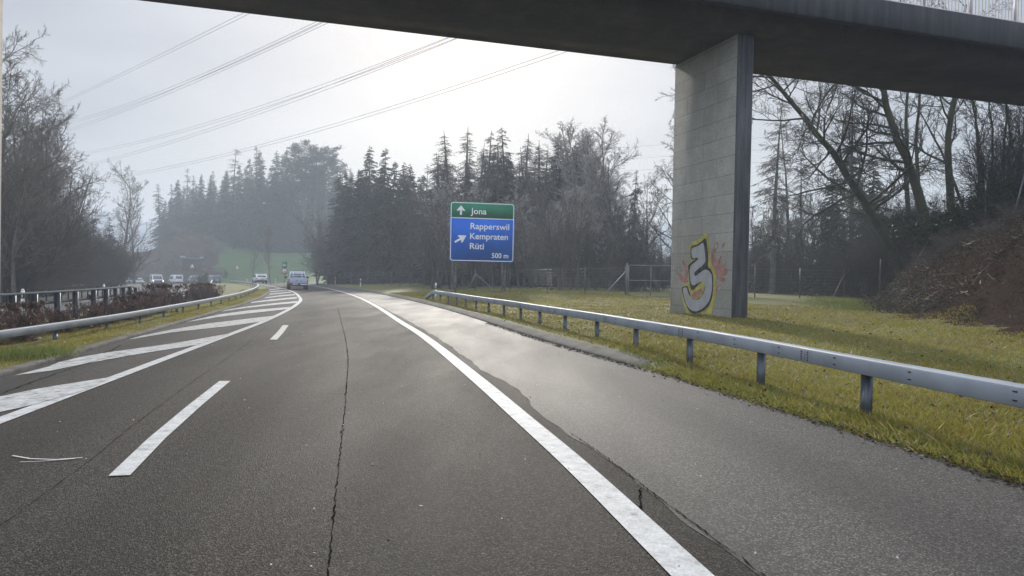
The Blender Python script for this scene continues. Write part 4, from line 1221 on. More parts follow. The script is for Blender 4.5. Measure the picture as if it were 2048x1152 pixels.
# ------------------------------------------------------------------ power lines
def power_line(label, pts, gap=.7, r=.04):
    """two parallel conductors through points (px, py) with distances from D0 to D1"""
    px = np.array([p[0] for p in pts]); py = np.array([p[1] for p in pts])
    D = 1 / np.interp(px, [px[0], px[-1]], [1 / 300., 1 / 120.])
    W = np.array([at_y(a, b, d) for a, b, d in zip(px, py, D)])
    t = np.linspace(0, 1, 60); s = (W[:, 0] - W[0, 0]) / (W[-1, 0] - W[0, 0])
    cy = np.polyfit(s, W[:, 1], 1); cz = np.polyfit(s, W[:, 2], min(2, len(s) - 1))
    P = np.stack([W[0, 0] + t * (W[-1, 0] - W[0, 0]), np.polyval(cy, t), np.polyval(cz, t)], 1)
    o = empty('power_line', P[0], label=label, cat='power line', group='high-voltage conductors crossing the sky')
    for k in (0, 1):
        MB().tube(P - P[0] + np.array([0, 0, k * gap]), r, 5, False).build('conductor', M['wire'], o)
power_line('uppermost pair of conductors in the left sky', [(60, 236), (123.6, 204), (256, 147.5), (416.5, 69.4), (499, 28), (640, -46)])
power_line('second pair of conductors down, upper of a close double pair', [(90, 258), (151.8, 239.5), (303.7, 197.4), (386, 164), (512, 104), (600, 66), (760, -10)])
power_line('third pair of conductors down, lower of a close double pair', [(90, 276), (151.8, 256), (269, 217), (416.5, 152), (512, 113.7), (590, 76), (760, -4)])
power_line('fourth pair of conductors, ending at the bridge above the far wood', [(100, 318), (173.5, 306.7), (303.7, 276.8), (433.8, 243.8), (512, 223.4), (740, 148), (900, 82), (1050, 15)])
power_line('fifth pair of conductors, just under the fourth and meeting it at the bridge', [(100, 346), (173.5, 332), (347, 284), (512, 230), (740, 150), (910, 80), (1050, 18)])
power_line('lowest pair of conductors, passing close over the far wood treetops', [(100, 372), (180, 361), (347, 334), (512, 299.3), (800, 216), (1130, 105), (1300, 42)])
def faint_wires():
    o = None
    for k, (a, b) in enumerate(((294, 288), (318, 312), (341, 337))):
        P = np.array([at_y(1180, a + 6, 330), at_y(1260, a, 320), at_y(1340, b, 310), at_y(1600, b - 18, 280)])
        c = MB().tube(P, .045, 4, False).build('power_line', M['wire'])
        tag(c, ('highest', 'middle', 'lowest')[k] + ' of three faint thin wires in the gap left of the pier', 'power line', 'faint wires left of the pier')
faint_wires()
# ------------------------------------------------------------------ vehicles (front = local +y)
def side_loft(prof, hw, b=None):
    """closed side profile [(y, z)] given a half width hw(y, z) -> shell with flat sides"""
    b = b or MB()
    Lf = [(-hw(y, z), y, z) for y, z in prof]; Rt = [(hw(y, z), y, z) for y, z in prof]
    return b.rings([Lf, Rt], True, True)
def quad(parent, name, pts, m, th=.012):
    """thin plate through 4 points, pushed out along its normal"""
    P = np.array(pts, float); n = np.cross(P[1] - P[0], P[3] - P[0]); n /= np.linalg.norm(n)
    b = MB(); b.rings([P - n * .01, P + n * th], True, True)
    return b.build(name, m, parent)
def wheel(parent, x, y, r, w=.2):
    t = MB().lathe([(-w / 2, r * .62), (-w / 2, r * .93), (-w / 2 + .03, r), (w / 2 - .03, r), (w / 2, r * .93), (w / 2, r * .62)], 'x', (x, y, r), 22).build('wheel', M['tyre'], parent)
    s = 1 if x > 0 else -1
    b = MB().lathe([(s * (w / 2 - .02), .05), (s * (w / 2 + .006), r * .2), (s * (w / 2 - .012), r * .35), (s * (w / 2 + .004), r * .60), (s * (w / 2 - .03), r * .62)], 'x', (x, y, r), 16)
    b.build('rim', M['rim'], t)
def lerp(a, b, t): return np.array(a) * (1 - t) + np.array(b) * t
def inset(q, u0, u1, v0, v1):
    a, b, c, d = [np.array(p) for p in q]
    f = lambda u, v: (a * (1 - u) + b * u) * (1 - v) + (d * (1 - u) + c * u) * v
    return [f(u0, v0), f(u1, v0), f(u1, v1), f(u0, v1)]
def car(kind, paint, px, D, z_hint, rz, label, lights=None, rear_glass='glass', dirt=None):
    x = float(at_y(px, hor(px), D)[0]); z = Zs(x, D) + .01
    t = empty({'van': 'van', 'suv': 'parked_car', 'estate': 'car', 'hatch': 'car'}[kind].replace('parked_', ''), (x, D, z), rz, label, 'van' if kind == 'van' else 'car', 'vehicles on the motorway')
    if kind == 'van':
        L, W, H, r = 4.9, 1.90, 1.97, .33
        body = [(-2.42, .36), (-2.45, .55), (-2.43, 1.02), (1.55, 1.02), (2.28, .92), (2.45, .72), (2.45, .36)]
        top = [(-2.43, 1.0), (-2.38, 1.55), (-2.26, 1.90), (-2.05, 1.97), (.75, 1.97), (1.0, 1.91), (1.72, 1.0)]
        belt, roof = 1.02, 1.93
    elif kind == 'suv':
        L, W, H, r = 4.6, 1.87, 1.68, .35
        body = [(-2.22, .42), (-2.28, .62), (-2.24, .98), (1.05, 1.0), (2.02, .92), (2.26, .70), (2.25, .40)]
        top = [(-2.22, .96), (-1.98, 1.45), (-1.80, 1.62), (-1.45, 1.68), (.05, 1.68), (.30, 1.62), (1.16, .98)]
        belt, roof = .99, 1.63
    elif kind == 'estate':
        L, W, H, r = 4.65, 1.82, 1.49, .32
        body = [(-2.26, .34), (-2.32, .54), (-2.27, .90), (.95, .92), (2.05, .80), (2.31, .60), (2.30, .33)]
        top = [(-2.24, .88), (-1.86, 1.34), (-1.66, 1.45), (-1.3, 1.49), (-.1, 1.49), (.15, 1.43), (1.08, .90)]
        belt, roof = .91, 1.45
    else:
        L, W, H, r = 4.2, 1.78, 1.50, .31
        body = [(-2.0, .34), (-2.08, .54), (-2.02, .92), (.95, .93), (1.85, .82), (2.08, .60), (2.08, .33)]
        top = [(-2.0, .90), (-1.78, 1.34), (-1.62, 1.45), (-1.3, 1.50), (-.05, 1.50), (.2, 1.44), (1.06, .91)]
        belt, roof = .92, 1.45
    def hw(y, zz):
        w = W / 2
        if zz > belt: w *= 1 - .22 * ((zz - belt) / (H - belt)) ** 1.1 * (.5 if kind == 'van' else 1)
        k = max(0, abs(y) - (L / 2 - .35)) / .35
        return w * (1 - .10 * k * k) - (.02 if zz < .5 else 0)
    o = side_loft(body, hw).build('body', paint, t); bevel(o, .05, 2)
    g = side_loft(top, hw).build('cabin', paint, t); bevel(g, .04, 2)
    # windows
    e = .0
    fr = [top[-1], top[-2]]; re = [top[0], top[2] if kind != 'van' else top[2]]
    def edge(p, s): return (s * hw(p[0], p[1]), p[0], p[1])
    q = [edge(fr[0], 1), edge(fr[0], -1), edge(fr[1], -1), edge(fr[1], 1)]
    quad(g, 'windscreen', inset(q, .07, .93, .10, .93), M['glass'], .016)
    q = [edge(re[0], -1), edge(re[0], 1), edge(re[1], 1), edge(re[1], -1)]
    v0 = .22 if kind == 'van' else .20
    quad(g, 'rear_window', inset(q, .12, .88, v0, .92), M['glass'], .05)
    for s in (-1, 1):
        yb0, yb1 = top[0][0] + .22, top[-1][0] - .30
        yt0, yt1 = top[2][0] + .10, top[-2][0] - .02
        zb, zt = belt + .03, roof - .09
        lo0 = (s * hw(yb0, zb), yb0, zb); lo1 = (s * hw(yb1, zb), yb1, zb); hi1 = (s * hw(yt1, zt), yt1, zt); hi0 = (s * hw(yt0, zt), yt0, zt)
        q = [lo0, lo1, hi1, hi0] if s > 0 else [lo1, lo0, hi0, hi1]
        if kind == 'van': parts = ((.62, .97), (.34, .58))
        else: parts = ((.50, .97), (.03, .46))
        for a, c in parts:
            if s < 0: a, c = 1 - c, 1 - a
            quad(g, 'side_window', inset(q, a, c, .04, .96), M['glass'], .014)
    # lamps, bumpers, plate, mirrors
    yb = body[1][0]; yf = body[-2][0]
    for s in (-1, 1):
        zl = belt * .86
        b = MB(); b.box((s * (W / 2 - .12), yb + .06, zl - (.0 if kind != 'van' else -.08)), (.20 if kind != 'van' else .13, .16, .16 if kind != 'van' else .36)); bevel(b.build('tail_light', M['tail'], t), .03)
        b = MB(); b.box((s * (W / 2 - .20), yf - .06, .70 if kind != 'van' else .80), (.32, .16, .15 if kind != 'van' else .20)); bevel(b.build('headlight', lights or M['head'], t), .04)
        b = MB(); b.box((s * (W / 2 + .09), top[-1][0] - .22, belt + .09), (.17, .10, .15)); bevel(b.build('wing_mirror', M['trim'] if kind != 'suv' else paint, t), .03)
        for yy in (body[0][0] + .78, body[-1][0] - .82):
            wheel(t, s * (W / 2 - .12), yy, r)
    b = MB(); b.box((0, yb - .01, .45), (W * .86, .14, .20)); bevel(b.build('rear_bumper', M['trim'], t), .05)
    b = MB(); b.box((0, yf - .0, .44), (W * .84, .14, .20)); bevel(b.build('front_bumper', M['trim'], t), .05)
    b = MB(); b.box((0, yf + .035, .63), (W * .46, .05, .10)); b.build('grille', M['trim'], t)
    if kind == 'van' and lights is not None:
        b = MB(); b.box((0, yf + .0, .66), (W * .84, .16, .56)); bevel(b.build('front_panel', M['car_navy'], t), .04)
    MB().box((0, yb - .07, .74 if kind != 'van' else .8), (.5, .03, .12)).build('number_plate', M['plate'], t)
    MB().box((0, (body[0][0] + body[-1][0]) / 2, .34), (W * .82, L * .9, .18)).build('underbody', M['trim'], t)
    return t
def head_to(dx, dy): return math.atan2(-dx, dy)
car('estate', M['car_white'], 519.5, 117, 0, head_to(-.50, 1), 'white estate car seen from behind, driving away ahead of the pickup')
car('suv', M['car_navy'], 428, 146, 0, head_to(-.72, 1), 'dark blue car driving away beside the green roadside bush, right of it')
car('suv', M['car_dark'], 389, 152, 0, head_to(-.74, 1), 'dark car driving away below the warning triangle, left of the roadside bush')
car('van', M['car_white'], 352, 163, 0, head_to(-.80, 1), 'white van seen from behind, driving away at the far end of the bend')
car('van', M['car_white'], 313, 146, 0, head_to(.66, -1), 'white oncoming van with glowing headlights and a dark lower front', lights=M['head_lit'])
car('estate', M['car_white'], 276.5, 182, 0, head_to(.85, -1), 'white oncoming car behind the van with its headlights off')
car('hatch', M['car_white'], 256.5, 188, 0, head_to(.9, -1), 'white oncoming car, last of the oncoming row, beside the dark board', lights=M['head_day'])

def pickup():
    px, D = 594.5, 76.5
    x = float(at_y(px, hor(px), D)[0])
    t = empty('pickup_truck', (x, D, Zs(x, D) + .01), head_to(-.34, 1), 'pale blue pickup with ladder rack, yellow and orange side stripes and blue roof beacon', 'pickup', 'vehicles on the motorway')
    W, r = 1.88, .38
    P = M['car_silver']
    low = [(-2.55, .62), (-2.58, .80), (-2.56, 1.06), (1.10, 1.10), (2.25, 1.02), (2.55, .80), (2.55, .48), (-1.0, .48), (-2.3, .58)]
    hw = lambda y, z: W / 2 - (.03 if z < .65 else 0) - .10 * max(0, abs(y) - 2.2) ** 2 * 4
    # bed as an open box: floor, sides, tailgate; the cab in front
    cabin_low = [(-.62, .48), (-.62, 1.12), (1.15, 1.10), (2.25, 1.02), (2.55, .80), (2.55, .48)]
    bevel(side_loft(cabin_low, hw).build('body', P, t), .05)
    top = [(-.60, 1.08), (-.48, 1.70), (-.30, 1.78), (.55, 1.78), (.75, 1.72), (1.35, 1.08)]
    hw2 = lambda y, z: W / 2 - .02 - .19 * max(0, (z - 1.1) / .68) ** 1.1
    g = side_loft(top, hw2).build('cabin', P, t); bevel(g, .04)
    ed = lambda p, s, h=hw2: (s * h(*p), p[0], p[1])
    q = [ed(top[0], -1), ed(top[0], 1), ed(top[1], 1), ed(top[1], -1)]
    quad(g, 'rear_window', inset(q, .10, .90, .12, .95), M['glass'], .02)
    q = [ed(top[-1], 1), ed(top[-1], -1), ed(top[-2], -1), ed(top[-2], 1)]
    quad(g, 'windscreen', inset(q, .07, .93, .08, .94), M['glass'], .016)
    for s in (-1, 1):
        q = [(s * hw2(-.5, 1.14), -.5, 1.14), (s * hw2(1.1, 1.14), 1.1, 1.14), (s * hw2(.62, 1.68), .62, 1.68), (s * hw2(-.42, 1.68), -.42, 1.68)]
        if s < 0: q = [q[1], q[0], q[3], q[2]]
        for a, c in ((.05, .48), (.52, .95)): quad(g, 'side_window', inset(q, a, c, .05, .95), M['glass'], .014)
    bed = MB()
    bed.box((0, -1.58, .66), (W - .06, 1.90, .08))
    for s in (-1, 1): bed.box((s * (W / 2 - .04), -1.58, .86), (.08, 1.92, .46))
    bed.box((0, -.68, .92), (W - .2, .06, .5))
    bevel(bed.build('load_bed', P, t), .02)
    tg = MB(); tg.box((0, -2.56, .88), (W - .06, .07, .44)); tg.box((0, -2.60, 1.08), (W - .06, .03, .05)); tg.box((0, -2.60, .70), (W - .10, .03, .05))
    tgo = tg.build('tailgate', P, t); bevel(tgo, .015)
    lt = MB()
    for k, xx in enumerate((-.22, -.16, -.10, .18, .25, .32)): lt.box((xx, -2.6, .90), (.035, .01, .085))
    lt.box((-.16, -2.6, .935), (.15, .009, .025)); lt.box((.25, -2.6, .865), (.17, .009, .025))
    lt.build('dark_marks', M['car_navy'], tgo)
    rk = MB()
    for s in (-1, 1):
        rk.tube([(s * .44, -.72, 1.05), (s * .44, -.70, 1.80)], .03, 6); rk.tube([(s * .82, -.74, 1.05), (s * .70, -.68, 1.80)], .03, 6)
    for zz, ww in ((1.24, .80), (1.42, .77), (1.60, .74), (1.80, .72)): rk.tube([(-ww, -.72, zz), (ww, -.72, zz)], .03, 6)
    rk.build('ladder_rack', M['sign_white'], t)
    lb = MB(); lb.box((0, .1, 1.835), (1.30, .26, .09)); bevel(lb.build('roof_beacon', M['blue_lamp'], t), .03)
    for s in (-1, 1):
        st = MB(); st.box((s * (W / 2 + .006), -1.6, .80), (.008, 1.75, .26)); st.build('side_stripe', M['yellow'], t)
        st = MB(); st.box((s * (W / 2 + .006), -1.6, 1.00), (.008, 1.75, .12)); st.build('side_stripe', M['orange'], t)
        st = MB(); st.box((s * (W / 2 + .008), .9, .83), (.008, 2.6, .22)); st.build('side_stripe', M['yellow'], t)
        st = MB(); st.box((s * (W / 2 - .05), -2.575, .86), (.10, .06, .32)); bevel(st.build('tail_light', M['tail'], t), .015)
        st = MB(); st.box((s * (W / 2 + .15), .98, 1.22), (.22, .10, .20)); bevel(st.build('wing_mirror', M['trim'], t), .03)
        st = MB(); st.box((s * (W / 2 - .2), 2.5, .86), (.32, .12, .18)); bevel(st.build('headlight', M['head'], t), .03)
        for yy in (-1.55, 1.62): wheel(t, s * (W / 2 - .11), yy, r, .24)
    b = MB(); b.box((0, -2.60, .52), (W - .1, .18, .17)); bevel(b.build('rear_bumper', M['trim'], t), .03)
    b = MB(); b.box((.5, -2.7, .53), (.7, .02, .10)); b.build('bumper_step', M['sign_white'], t)
    MB().box((-.3, -2.71, .54), (.52, .02, .12)).build('number_plate', M['plate'], t)
    MB().box((0, 0, .46), (W * .6, 4.6, .16)).build('chassis', M['trim'], t)
pickup()
# ------------------------------------------------------------------ tree makers (mesh data shared by copies)
def norm(v): return v / (np.linalg.norm(v, axis=-1, keepdims=True) + 1e-12)
def perp(t, r):
    a = r.normal(size=t.shape); a -= (a * t).sum(-1, keepdims=True) * t
    return norm(a)
def walk(base, d, length, n, r, wander, trop, bend=None):
    """grow polylines: base (B,3), direction (B,3), length (B,)"""
    B = len(base); P = np.zeros((B, n, 3)); P[:, 0] = base; d = d.copy()
    step = (length / (n - 1))[:, None]
    for i in range(1, n):
        d = norm(d + r.normal(size=d.shape) * wander + np.array([0, 0, 1.]) * trop * (i / n if trop < 0 else 1))
        P[:, i] = P[:, i - 1] + d * step
    return P
def taper(r0, r1, n): return r0[:, None] * (1 - np.linspace(0, 1, n)[None]) + r1[:, None] * np.linspace(0, 1, n)[None]
def children(P, Rd, L, per, tmin, tmax, ang, ratio, n, r, wander, trop, rr, rmin, lshape=.45):
    """side branches along the parents"""
    B, m, _ = P.shape
    par = np.repeat(np.arange(B), per)
    t = np.clip((np.tile(np.arange(per), B) + r.uniform(0, 1, B * per)) / per, 0, 1) * (tmax - tmin) + tmin
    s = t * (m - 1); i = np.minimum(s.astype(int), m - 2); f = (s - i)[:, None]
    base = P[par, i] * (1 - f) + P[par, i + 1] * f
    rad = Rd[par, i] * (1 - f[:, 0]) + Rd[par, i + 1] * f[:, 0]
    tan = norm(P[par, i + 1] - P[par, i])
    a = r.normal(ang, .22, len(par))[:, None]
    d = norm(tan * np.cos(a) + perp(tan, r) * np.sin(a))
    ln = L[par] * ratio * (1 - lshape * t) * r.uniform(.65, 1.25, len(par))
    C = walk(base, d, ln, n, r, wander, trop)
    r0 = np.maximum(rad * rr, rmin); r1 = np.maximum(r0 * .35, rmin * .7)
    return C, taper(r0, r1, n), ln
def tubes_np(P, Rd, sides):
    B, n, _ = P.shape
    T = norm(np.gradient(P, axis=1))
    ref = np.where(np.abs(T[..., 2:3]) > .9, np.array([1., 0, 0]), np.array([0, 0, 1.]))
    U = norm(np.cross(T, ref)); W = np.cross(T, U)
    a = np.arange(sides) * 2 * np.pi / sides
    V = P[:, :, None] + Rd[:, :, None, None] * (np.cos(a)[:, None] * U[:, :, None] + np.sin(a)[:, None] * W[:, :, None])
    b = (np.arange(B) * n * sides)[:, None, None]; i = (np.arange(n - 1) * sides)[None, :, None]; j = np.arange(sides)[None, None]; k = (j + 1) % sides
    F = np.stack([b + i + j, b + i + k, b + i + k + sides, b + i + j + sides], -1).reshape(-1, 4)
    return V.reshape(-1, 3), F
def join(parts):
    V, F, o = [], {}, 0
    for v, f in parts:
        V.append(v); F.setdefault(f.shape[1], []).append(f + o); o += len(v)
    return np.concatenate(V), [np.concatenate(x) for x in F.values()]
def kites(A, Bp, w, r):
    """leaf-like quads from A to B"""
    d = Bp - A; s = perp(norm(d), r) * w[:, None] / 2
    mid = A + d * r.uniform(.35, .6, len(A))[:, None]
    V = np.stack([A, mid + s, Bp, mid - s], 1).reshape(-1, 3)
    return V, np.arange(len(V)).reshape(-1, 4)

def tree_from(name, trunk_parts, crown_parts, bark, crown_mats, crown_idx=None):
    V, F = join(trunk_parts); mt = mesh_np(name + '_trunk', V, F, bark, True)
    V, F = join(crown_parts); mc = mesh_np(name + '_crown', V, F, None)
    for m in crown_mats: mc.materials.append(m)
    if crown_idx is not None: mc.polygons.foreach_set('material_index', np.asarray(crown_idx, np.int32))
    return mt, mc

def make_bare(seed, H=14., r0=.22, stems=1, spread=.12, first=.22, per=(16, 7, 6, 5), ang=.85, ratio=.42, trop=.06, wander=.12, bark='bark', twig='twig', rmin=.011, droop=0.0, lean=(0, 0), l1trop=None):
    r = np.random.default_rng(seed)
    d0 = np.array([[lean[0], lean[1], 1.]] * stems) + np.concatenate([r.normal(0, spread, (stems, 2)), np.zeros((stems, 1))], 1) * (stems > 1)
    base = np.concatenate([r.normal(0, .12, (stems, 2)) * (stems > 1), np.full((stems, 1), -.3)], 1)
    L0 = H * r.uniform(.8, 1.0, stems) if stems > 1 else np.array([H * .97])
    T = walk(base, norm(d0), L0, 12, r, .05, .05)
    R0 = taper(np.full(stems, r0) * (r.uniform(.7, 1, stems) if stems > 1 else 1), np.full(stems, .02), 12)
    R0[:, 0] *= 1.3
    parts = [tubes_np(T, R0, 9)]
    C1, R1, L1 = children(T, R0, L0, per[0], first, .98, ang, ratio, 8, r, wander, trop if l1trop is None else l1trop, .45, rmin * 2.0, .5)
    C2, R2, L2 = children(C1, R1, L1, per[1], .15, 1.0, .8, .45, 6, r, wander, trop - droop * .3, .55, rmin * 1.3)
    C3, R3, L3 = children(C2, R2, L2, per[2], .15, 1.0, .75, .5, 4, r, wander * 1.1, trop - droop * .7, .6, rmin)
    C4, R4, L4 = children(C3, R3, L3, per[3], .1, 1.0, .7, .6, 3, r, wander, -droop, .7, rmin * .8)
    crown = [tubes_np(C1, R1, 6), tubes_np(C2, R2, 4), tubes_np(C3, R3, 3), tubes_np(C4, R4, 3)]
    n12 = len(crown[0][1]) ; n2 = len(crown[1][1])
    idx = np.concatenate([np.zeros(n12), np.ones(n2 + len(crown[2][1]) + len(crown[3][1]))])
    return tree_from('bare_tree', parts, crown, M[bark], [M[bark], M[twig]], idx)

def make_spruce(seed, H=20., Rb=3.2, dens=1.0, start=.06, mat_='needle', droop=.35, ragged=.25, wsp=.30, lsp=.62, top_pow=.95, mul=1.0, bark='bark', gaps=0.0, twigs=False):
    r = np.random.default_rng(seed)
    T = walk(np.array([[0, 0, -.3]]), np.array([[0, 0, 1.]]), np.array([H + .3]), 14, r, .008, .0)
    R0 = taper(np.array([.012 * H + .05]), np.array([.015]), 14)
    nb = int(H * 15 * min(1.25, dens))
    t = np.sort(start + (.99 - start) * r.uniform(0, 1, nb) ** .9)
    if gaps: t = t[np.sin(t * 40 + r.uniform(0, 6)) > -1 + gaps]
    nb = len(t)
    s = t * 13; i = np.minimum(s.astype(int), 12); f = (s - i)[:, None]
    base = T[0, i] * (1 - f) + T[0, i + 1] * f
    az = r.uniform(0, 2 * np.pi, nb)
    prof = np.clip((1 - t), 0, 1) ** top_pow * np.clip(.55 + t * 4, 0, 1)
    ln = (Rb * prof + .12) * r.uniform(1 - ragged * 1.6, 1 + ragged, nb)
    up = np.where(t > .8, .35, -.05)
    d = norm(np.stack([np.cos(az), np.sin(az), up + r.normal(0, .12, nb)], 1))
    C = walk(base, d, ln, 6, r, .05, -droop)
    C[:, -1, 2] += ln * .10                      # tips lift
    Rd = taper(.012 + ln * .010, np.full(nb, .006), 6)
    crown = [tubes_np(C, Rd, 4)]
    per = np.maximum(3, (ln * 9 * dens * mul).astype(int) + 3)
    par = np.repeat(np.arange(nb), per)
    q = r.uniform(.10, 1, len(par)) * 5; i = np.minimum(q.astype(int), 4); f = (q - i)[:, None]
    A = C[par, i] * (1 - f) + C[par, i + 1] * f
    tan = norm(C[par, i + 1] - C[par, i])
    side = perp(tan, r); side[:, 2] = -np.abs(side[:, 2]) * .5 - droop * r.uniform(.1, 1.4, len(par))
    dd = norm(tan * .75 + side * .9)
    ll = lsp * r.uniform(.5, 1.25, len(par)) * np.clip(.45 + ln[par] / Rb, .4, 1.1)
    k = kites(A - dd * .05, A + dd * ll[:, None], wsp * ll / lsp * r.uniform(.6, 1.2, len(par)), r)
    crown.append(k)
    idx = np.concatenate([np.zeros(len(crown[0][1])), np.ones(len(k[1]))])
    # leader
    return tree_from('spruce', [tubes_np(T, R0, 8)], crown, M[bark], [M[bark], M[mat_]], idx)

def make_pine(seed, H=20.):
    r = np.random.default_rng(seed)
    T = walk(np.array([[0, 0, -.3]]), np.array([[0, 0, 1.]]), np.array([H * .96]), 14, r, .03, .02)
    R0 = taper(np.array([.3]), np.array([.05]), 14)
    C1, R1, L1 = children(T, R0, np.array([H]), 26, .52, .99, 1.1, .24, 7, r, .12, .10, .4, .03, .45)
    C2, R2, L2 = children(C1, R1, L1, 6, .35, 1.0, .7, .5, 5, r, .15, .12, .5, .015)
    n = len(C2); per = 46
    par = np.repeat(np.arange(n), per)
    A = C2[par, r.integers(2, 5, len(par))] + r.normal(0, .22, (len(par), 3)) * np.array([1, 1, .6])
    dd = norm(r.normal(size=(len(par), 3)) + np.array([0, 0, .5]))
    k = kites(A, A + dd * r.uniform(.22, .45, len(par))[:, None], np.full(len(par), .12), r)
    crown = [tubes_np(C1, R1, 5), tubes_np(C2, R2, 4), k]
    idx = np.concatenate([np.zeros(len(crown[0][1]) + len(crown[1][1])), np.ones(len(k[1]))])
    return tree_from('pine', [tubes_np(T, R0, 8)], crown, M['bark'], [M['bark'], M['needle_pine']], idx)

def make_shrub(seed, H=3.5, stems=16, spread=.45, mat_='twig', per=(6, 5, 4), rmin=.008, leaves=0, leaf='hedge_leaf', squash=None, lsize=.07):
    r = np.random.default_rng(seed)
    base = np.concatenate([r.normal(0, H * .09, (stems, 2)), np.full((stems, 1), -.1)], 1)
    d = norm(np.concatenate([r.normal(0, spread, (stems, 2)), np.ones((stems, 1))], 1))
    L0 = H * r.uniform(.6, 1.05, stems)
    T = walk(base, d, L0, 7, r, .09, .02)
    R0 = taper(np.full(stems, .012 * H ** .5), np.full(stems, rmin), 7)
    C1, R1, L1 = children(T, R0, L0, per[0], .1, .98, .7, .5, 5, r, .12, .06, .6, rmin)
    C2, R2, L2 = children(C1, R1, L1, per[1], .1, 1, .7, .55, 4, r, .13, .04, .7, rmin * .8)
    P = [tubes_np(T, R0, 5), tubes_np(C1, R1, 4), tubes_np(C2, R2, 3)]
    Z_ = [C2]
    if per[2]:
        C3, R3, L3 = children(C2, R2, L2, per[2], .1, 1, .7, .6, 3, r, .13, 0, .8, rmin * .7)
        P.append(tubes_np(C3, R3, 3)); Z_.append(C3)
    stem = P[:1]; crown = P[1:]
    nt = sum(len(c[1]) for c in crown)
    if leaves:
        src = Z_[-1].reshape(-1, 3); A = src[r.integers(0, len(src), leaves)] + r.normal(0, .02, (leaves, 3))
        k = kites(A, A + norm(r.normal(size=(leaves, 3))) * r.uniform(.6, 1.3, leaves)[:, None] * lsize, np.full(leaves, lsize * .6), r)
        crown.append(k)
    idx = np.concatenate([np.zeros(nt), np.ones(leaves)])
    if squash:
        for c in crown + stem:
            v = c[0]; v[:, 0] = np.clip(v[:, 0], -squash[0], squash[0]) + r.normal(0, .03, len(v)) * (np.abs(v[:, 0]) > squash[0]); v[:, 1] = np.clip(v[:, 1], -squash[1], squash[1]) + r.normal(0, .03, len(v)) * (np.abs(v[:, 1]) > squash[1]); v[:, 2] = np.minimum(v[:, 2], squash[2] + r.normal(0, .05, len(v)))
    return tree_from('shrub', stem, crown, M[mat_], [M[mat_], M[leaf]], idx)

VAR = {}
VAR['spruce'] = [make_spruce(s, 20, 3.3, 1.3, .05, ragged=.36, wsp=.17, lsp=.55, mul=1.5) for s in (1, 2, 3)]
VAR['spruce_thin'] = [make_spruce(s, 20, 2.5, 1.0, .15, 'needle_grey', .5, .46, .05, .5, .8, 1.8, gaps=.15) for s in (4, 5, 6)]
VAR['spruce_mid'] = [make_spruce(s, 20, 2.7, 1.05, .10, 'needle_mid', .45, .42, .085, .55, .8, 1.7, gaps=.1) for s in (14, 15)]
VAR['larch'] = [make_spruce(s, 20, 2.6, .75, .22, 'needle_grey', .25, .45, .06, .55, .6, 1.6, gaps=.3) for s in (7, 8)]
VAR['pine'] = [make_pine(s) for s in (9, 10)]
VAR['bare'] = [make_bare(21, 14), make_bare(22, 14, .2, per=(18, 7, 6, 5), ang=.7, trop=.09), make_bare(23, 14, .19, 3, .16, .2, (12, 7, 5, 5), .75, .34)]
VAR['bare_clump'] = [make_bare(24, 12, .13, 7, .22, .12, (11, 6, 5, 4), .7, .36), make_bare(25, 12, .12, 6, .26, .12, (11, 6, 5, 4), .75, .38, twig='twig_dark')]
VAR['pale'] = [make_bare(26, 16, .17, per=(24, 8, 6, 5), ang=.65, ratio=.30, trop=.07, twig='twig_pale', rmin=.013), make_bare(27, 16, .17, per=(22, 8, 6, 5), ang=.6, ratio=.32, trop=.1, twig='twig_pale', rmin=.013)]
VAR['birch'] = [make_bare(28, 14, .16, per=(20, 7, 7, 6), ang=.8, ratio=.30, trop=.03, droop=.32, twig='twig', rmin=.009)]
VAR['thicket'] = [make_shrub(s, 6.5, 22, .42, 'twig_dark', (8, 6, 4), .011) for s in (31, 32)]
VAR['scrub'] = [make_shrub(s, 3.2, 18, .6, 'twig', (7, 5, 4), .010) for s in (33, 34)]
VAR['hedge'] = [make_shrub(s, 1.15, 22, .55, 'twig_red', (6, 5, 4), .006, 620, 'hedge_leaf', (.72, .42, .98), .055) for s in (35, 36, 37)]
VAR['evergreen_bush'] = [make_shrub(38, 2.2, 16, .6, 'twig_dark', (6, 5, 3), .008, 9000, 'ivy', (1.7, 1.5, 2.1), .16)]
VAR['ivy_bush'] = [make_shrub(39, 2.4, 12, .6, 'twig_dark', (6, 5, 3), .008, 2600, 'ivy', None, .15)]
VAR['stems'] = [make_bare(41, 9, .06, 7, .16, .25, (9, 5, 4, 3), .5, .30, trop=.1, bark='bark_moss', twig='twig_dark', rmin=.008), make_bare(42, 9, .055, 9, .2, .25, (9, 5, 4, 3), .5, .30, trop=.1, bark='bark_moss', twig='twig_dark', rmin=.008)]
VH = dict(spruce=20, spruce_thin=20, spruce_mid=20, larch=20, pine=20, bare=14, bare_clump=11.5, pale=16, birch=14, thicket=6.5, scrub=3.2, hedge=1.0, evergreen_bush=2.1, ivy_bush=2.3, stems=8.6)
NAMES = dict(spruce='spruce_tree', spruce_thin='conifer_tree', spruce_mid='spruce_tree', larch='larch_tree', pine='pine_tree', bare='bare_tree', bare_clump='bare_tree', pale='bare_tree', birch='birch_tree', thicket='thicket_shrub', scrub='shrub', hedge='hedge_shrub', evergreen_bush='bush', ivy_bush='ivy_bush', stems='young_tree')
prng = np.random.default_rng(99)
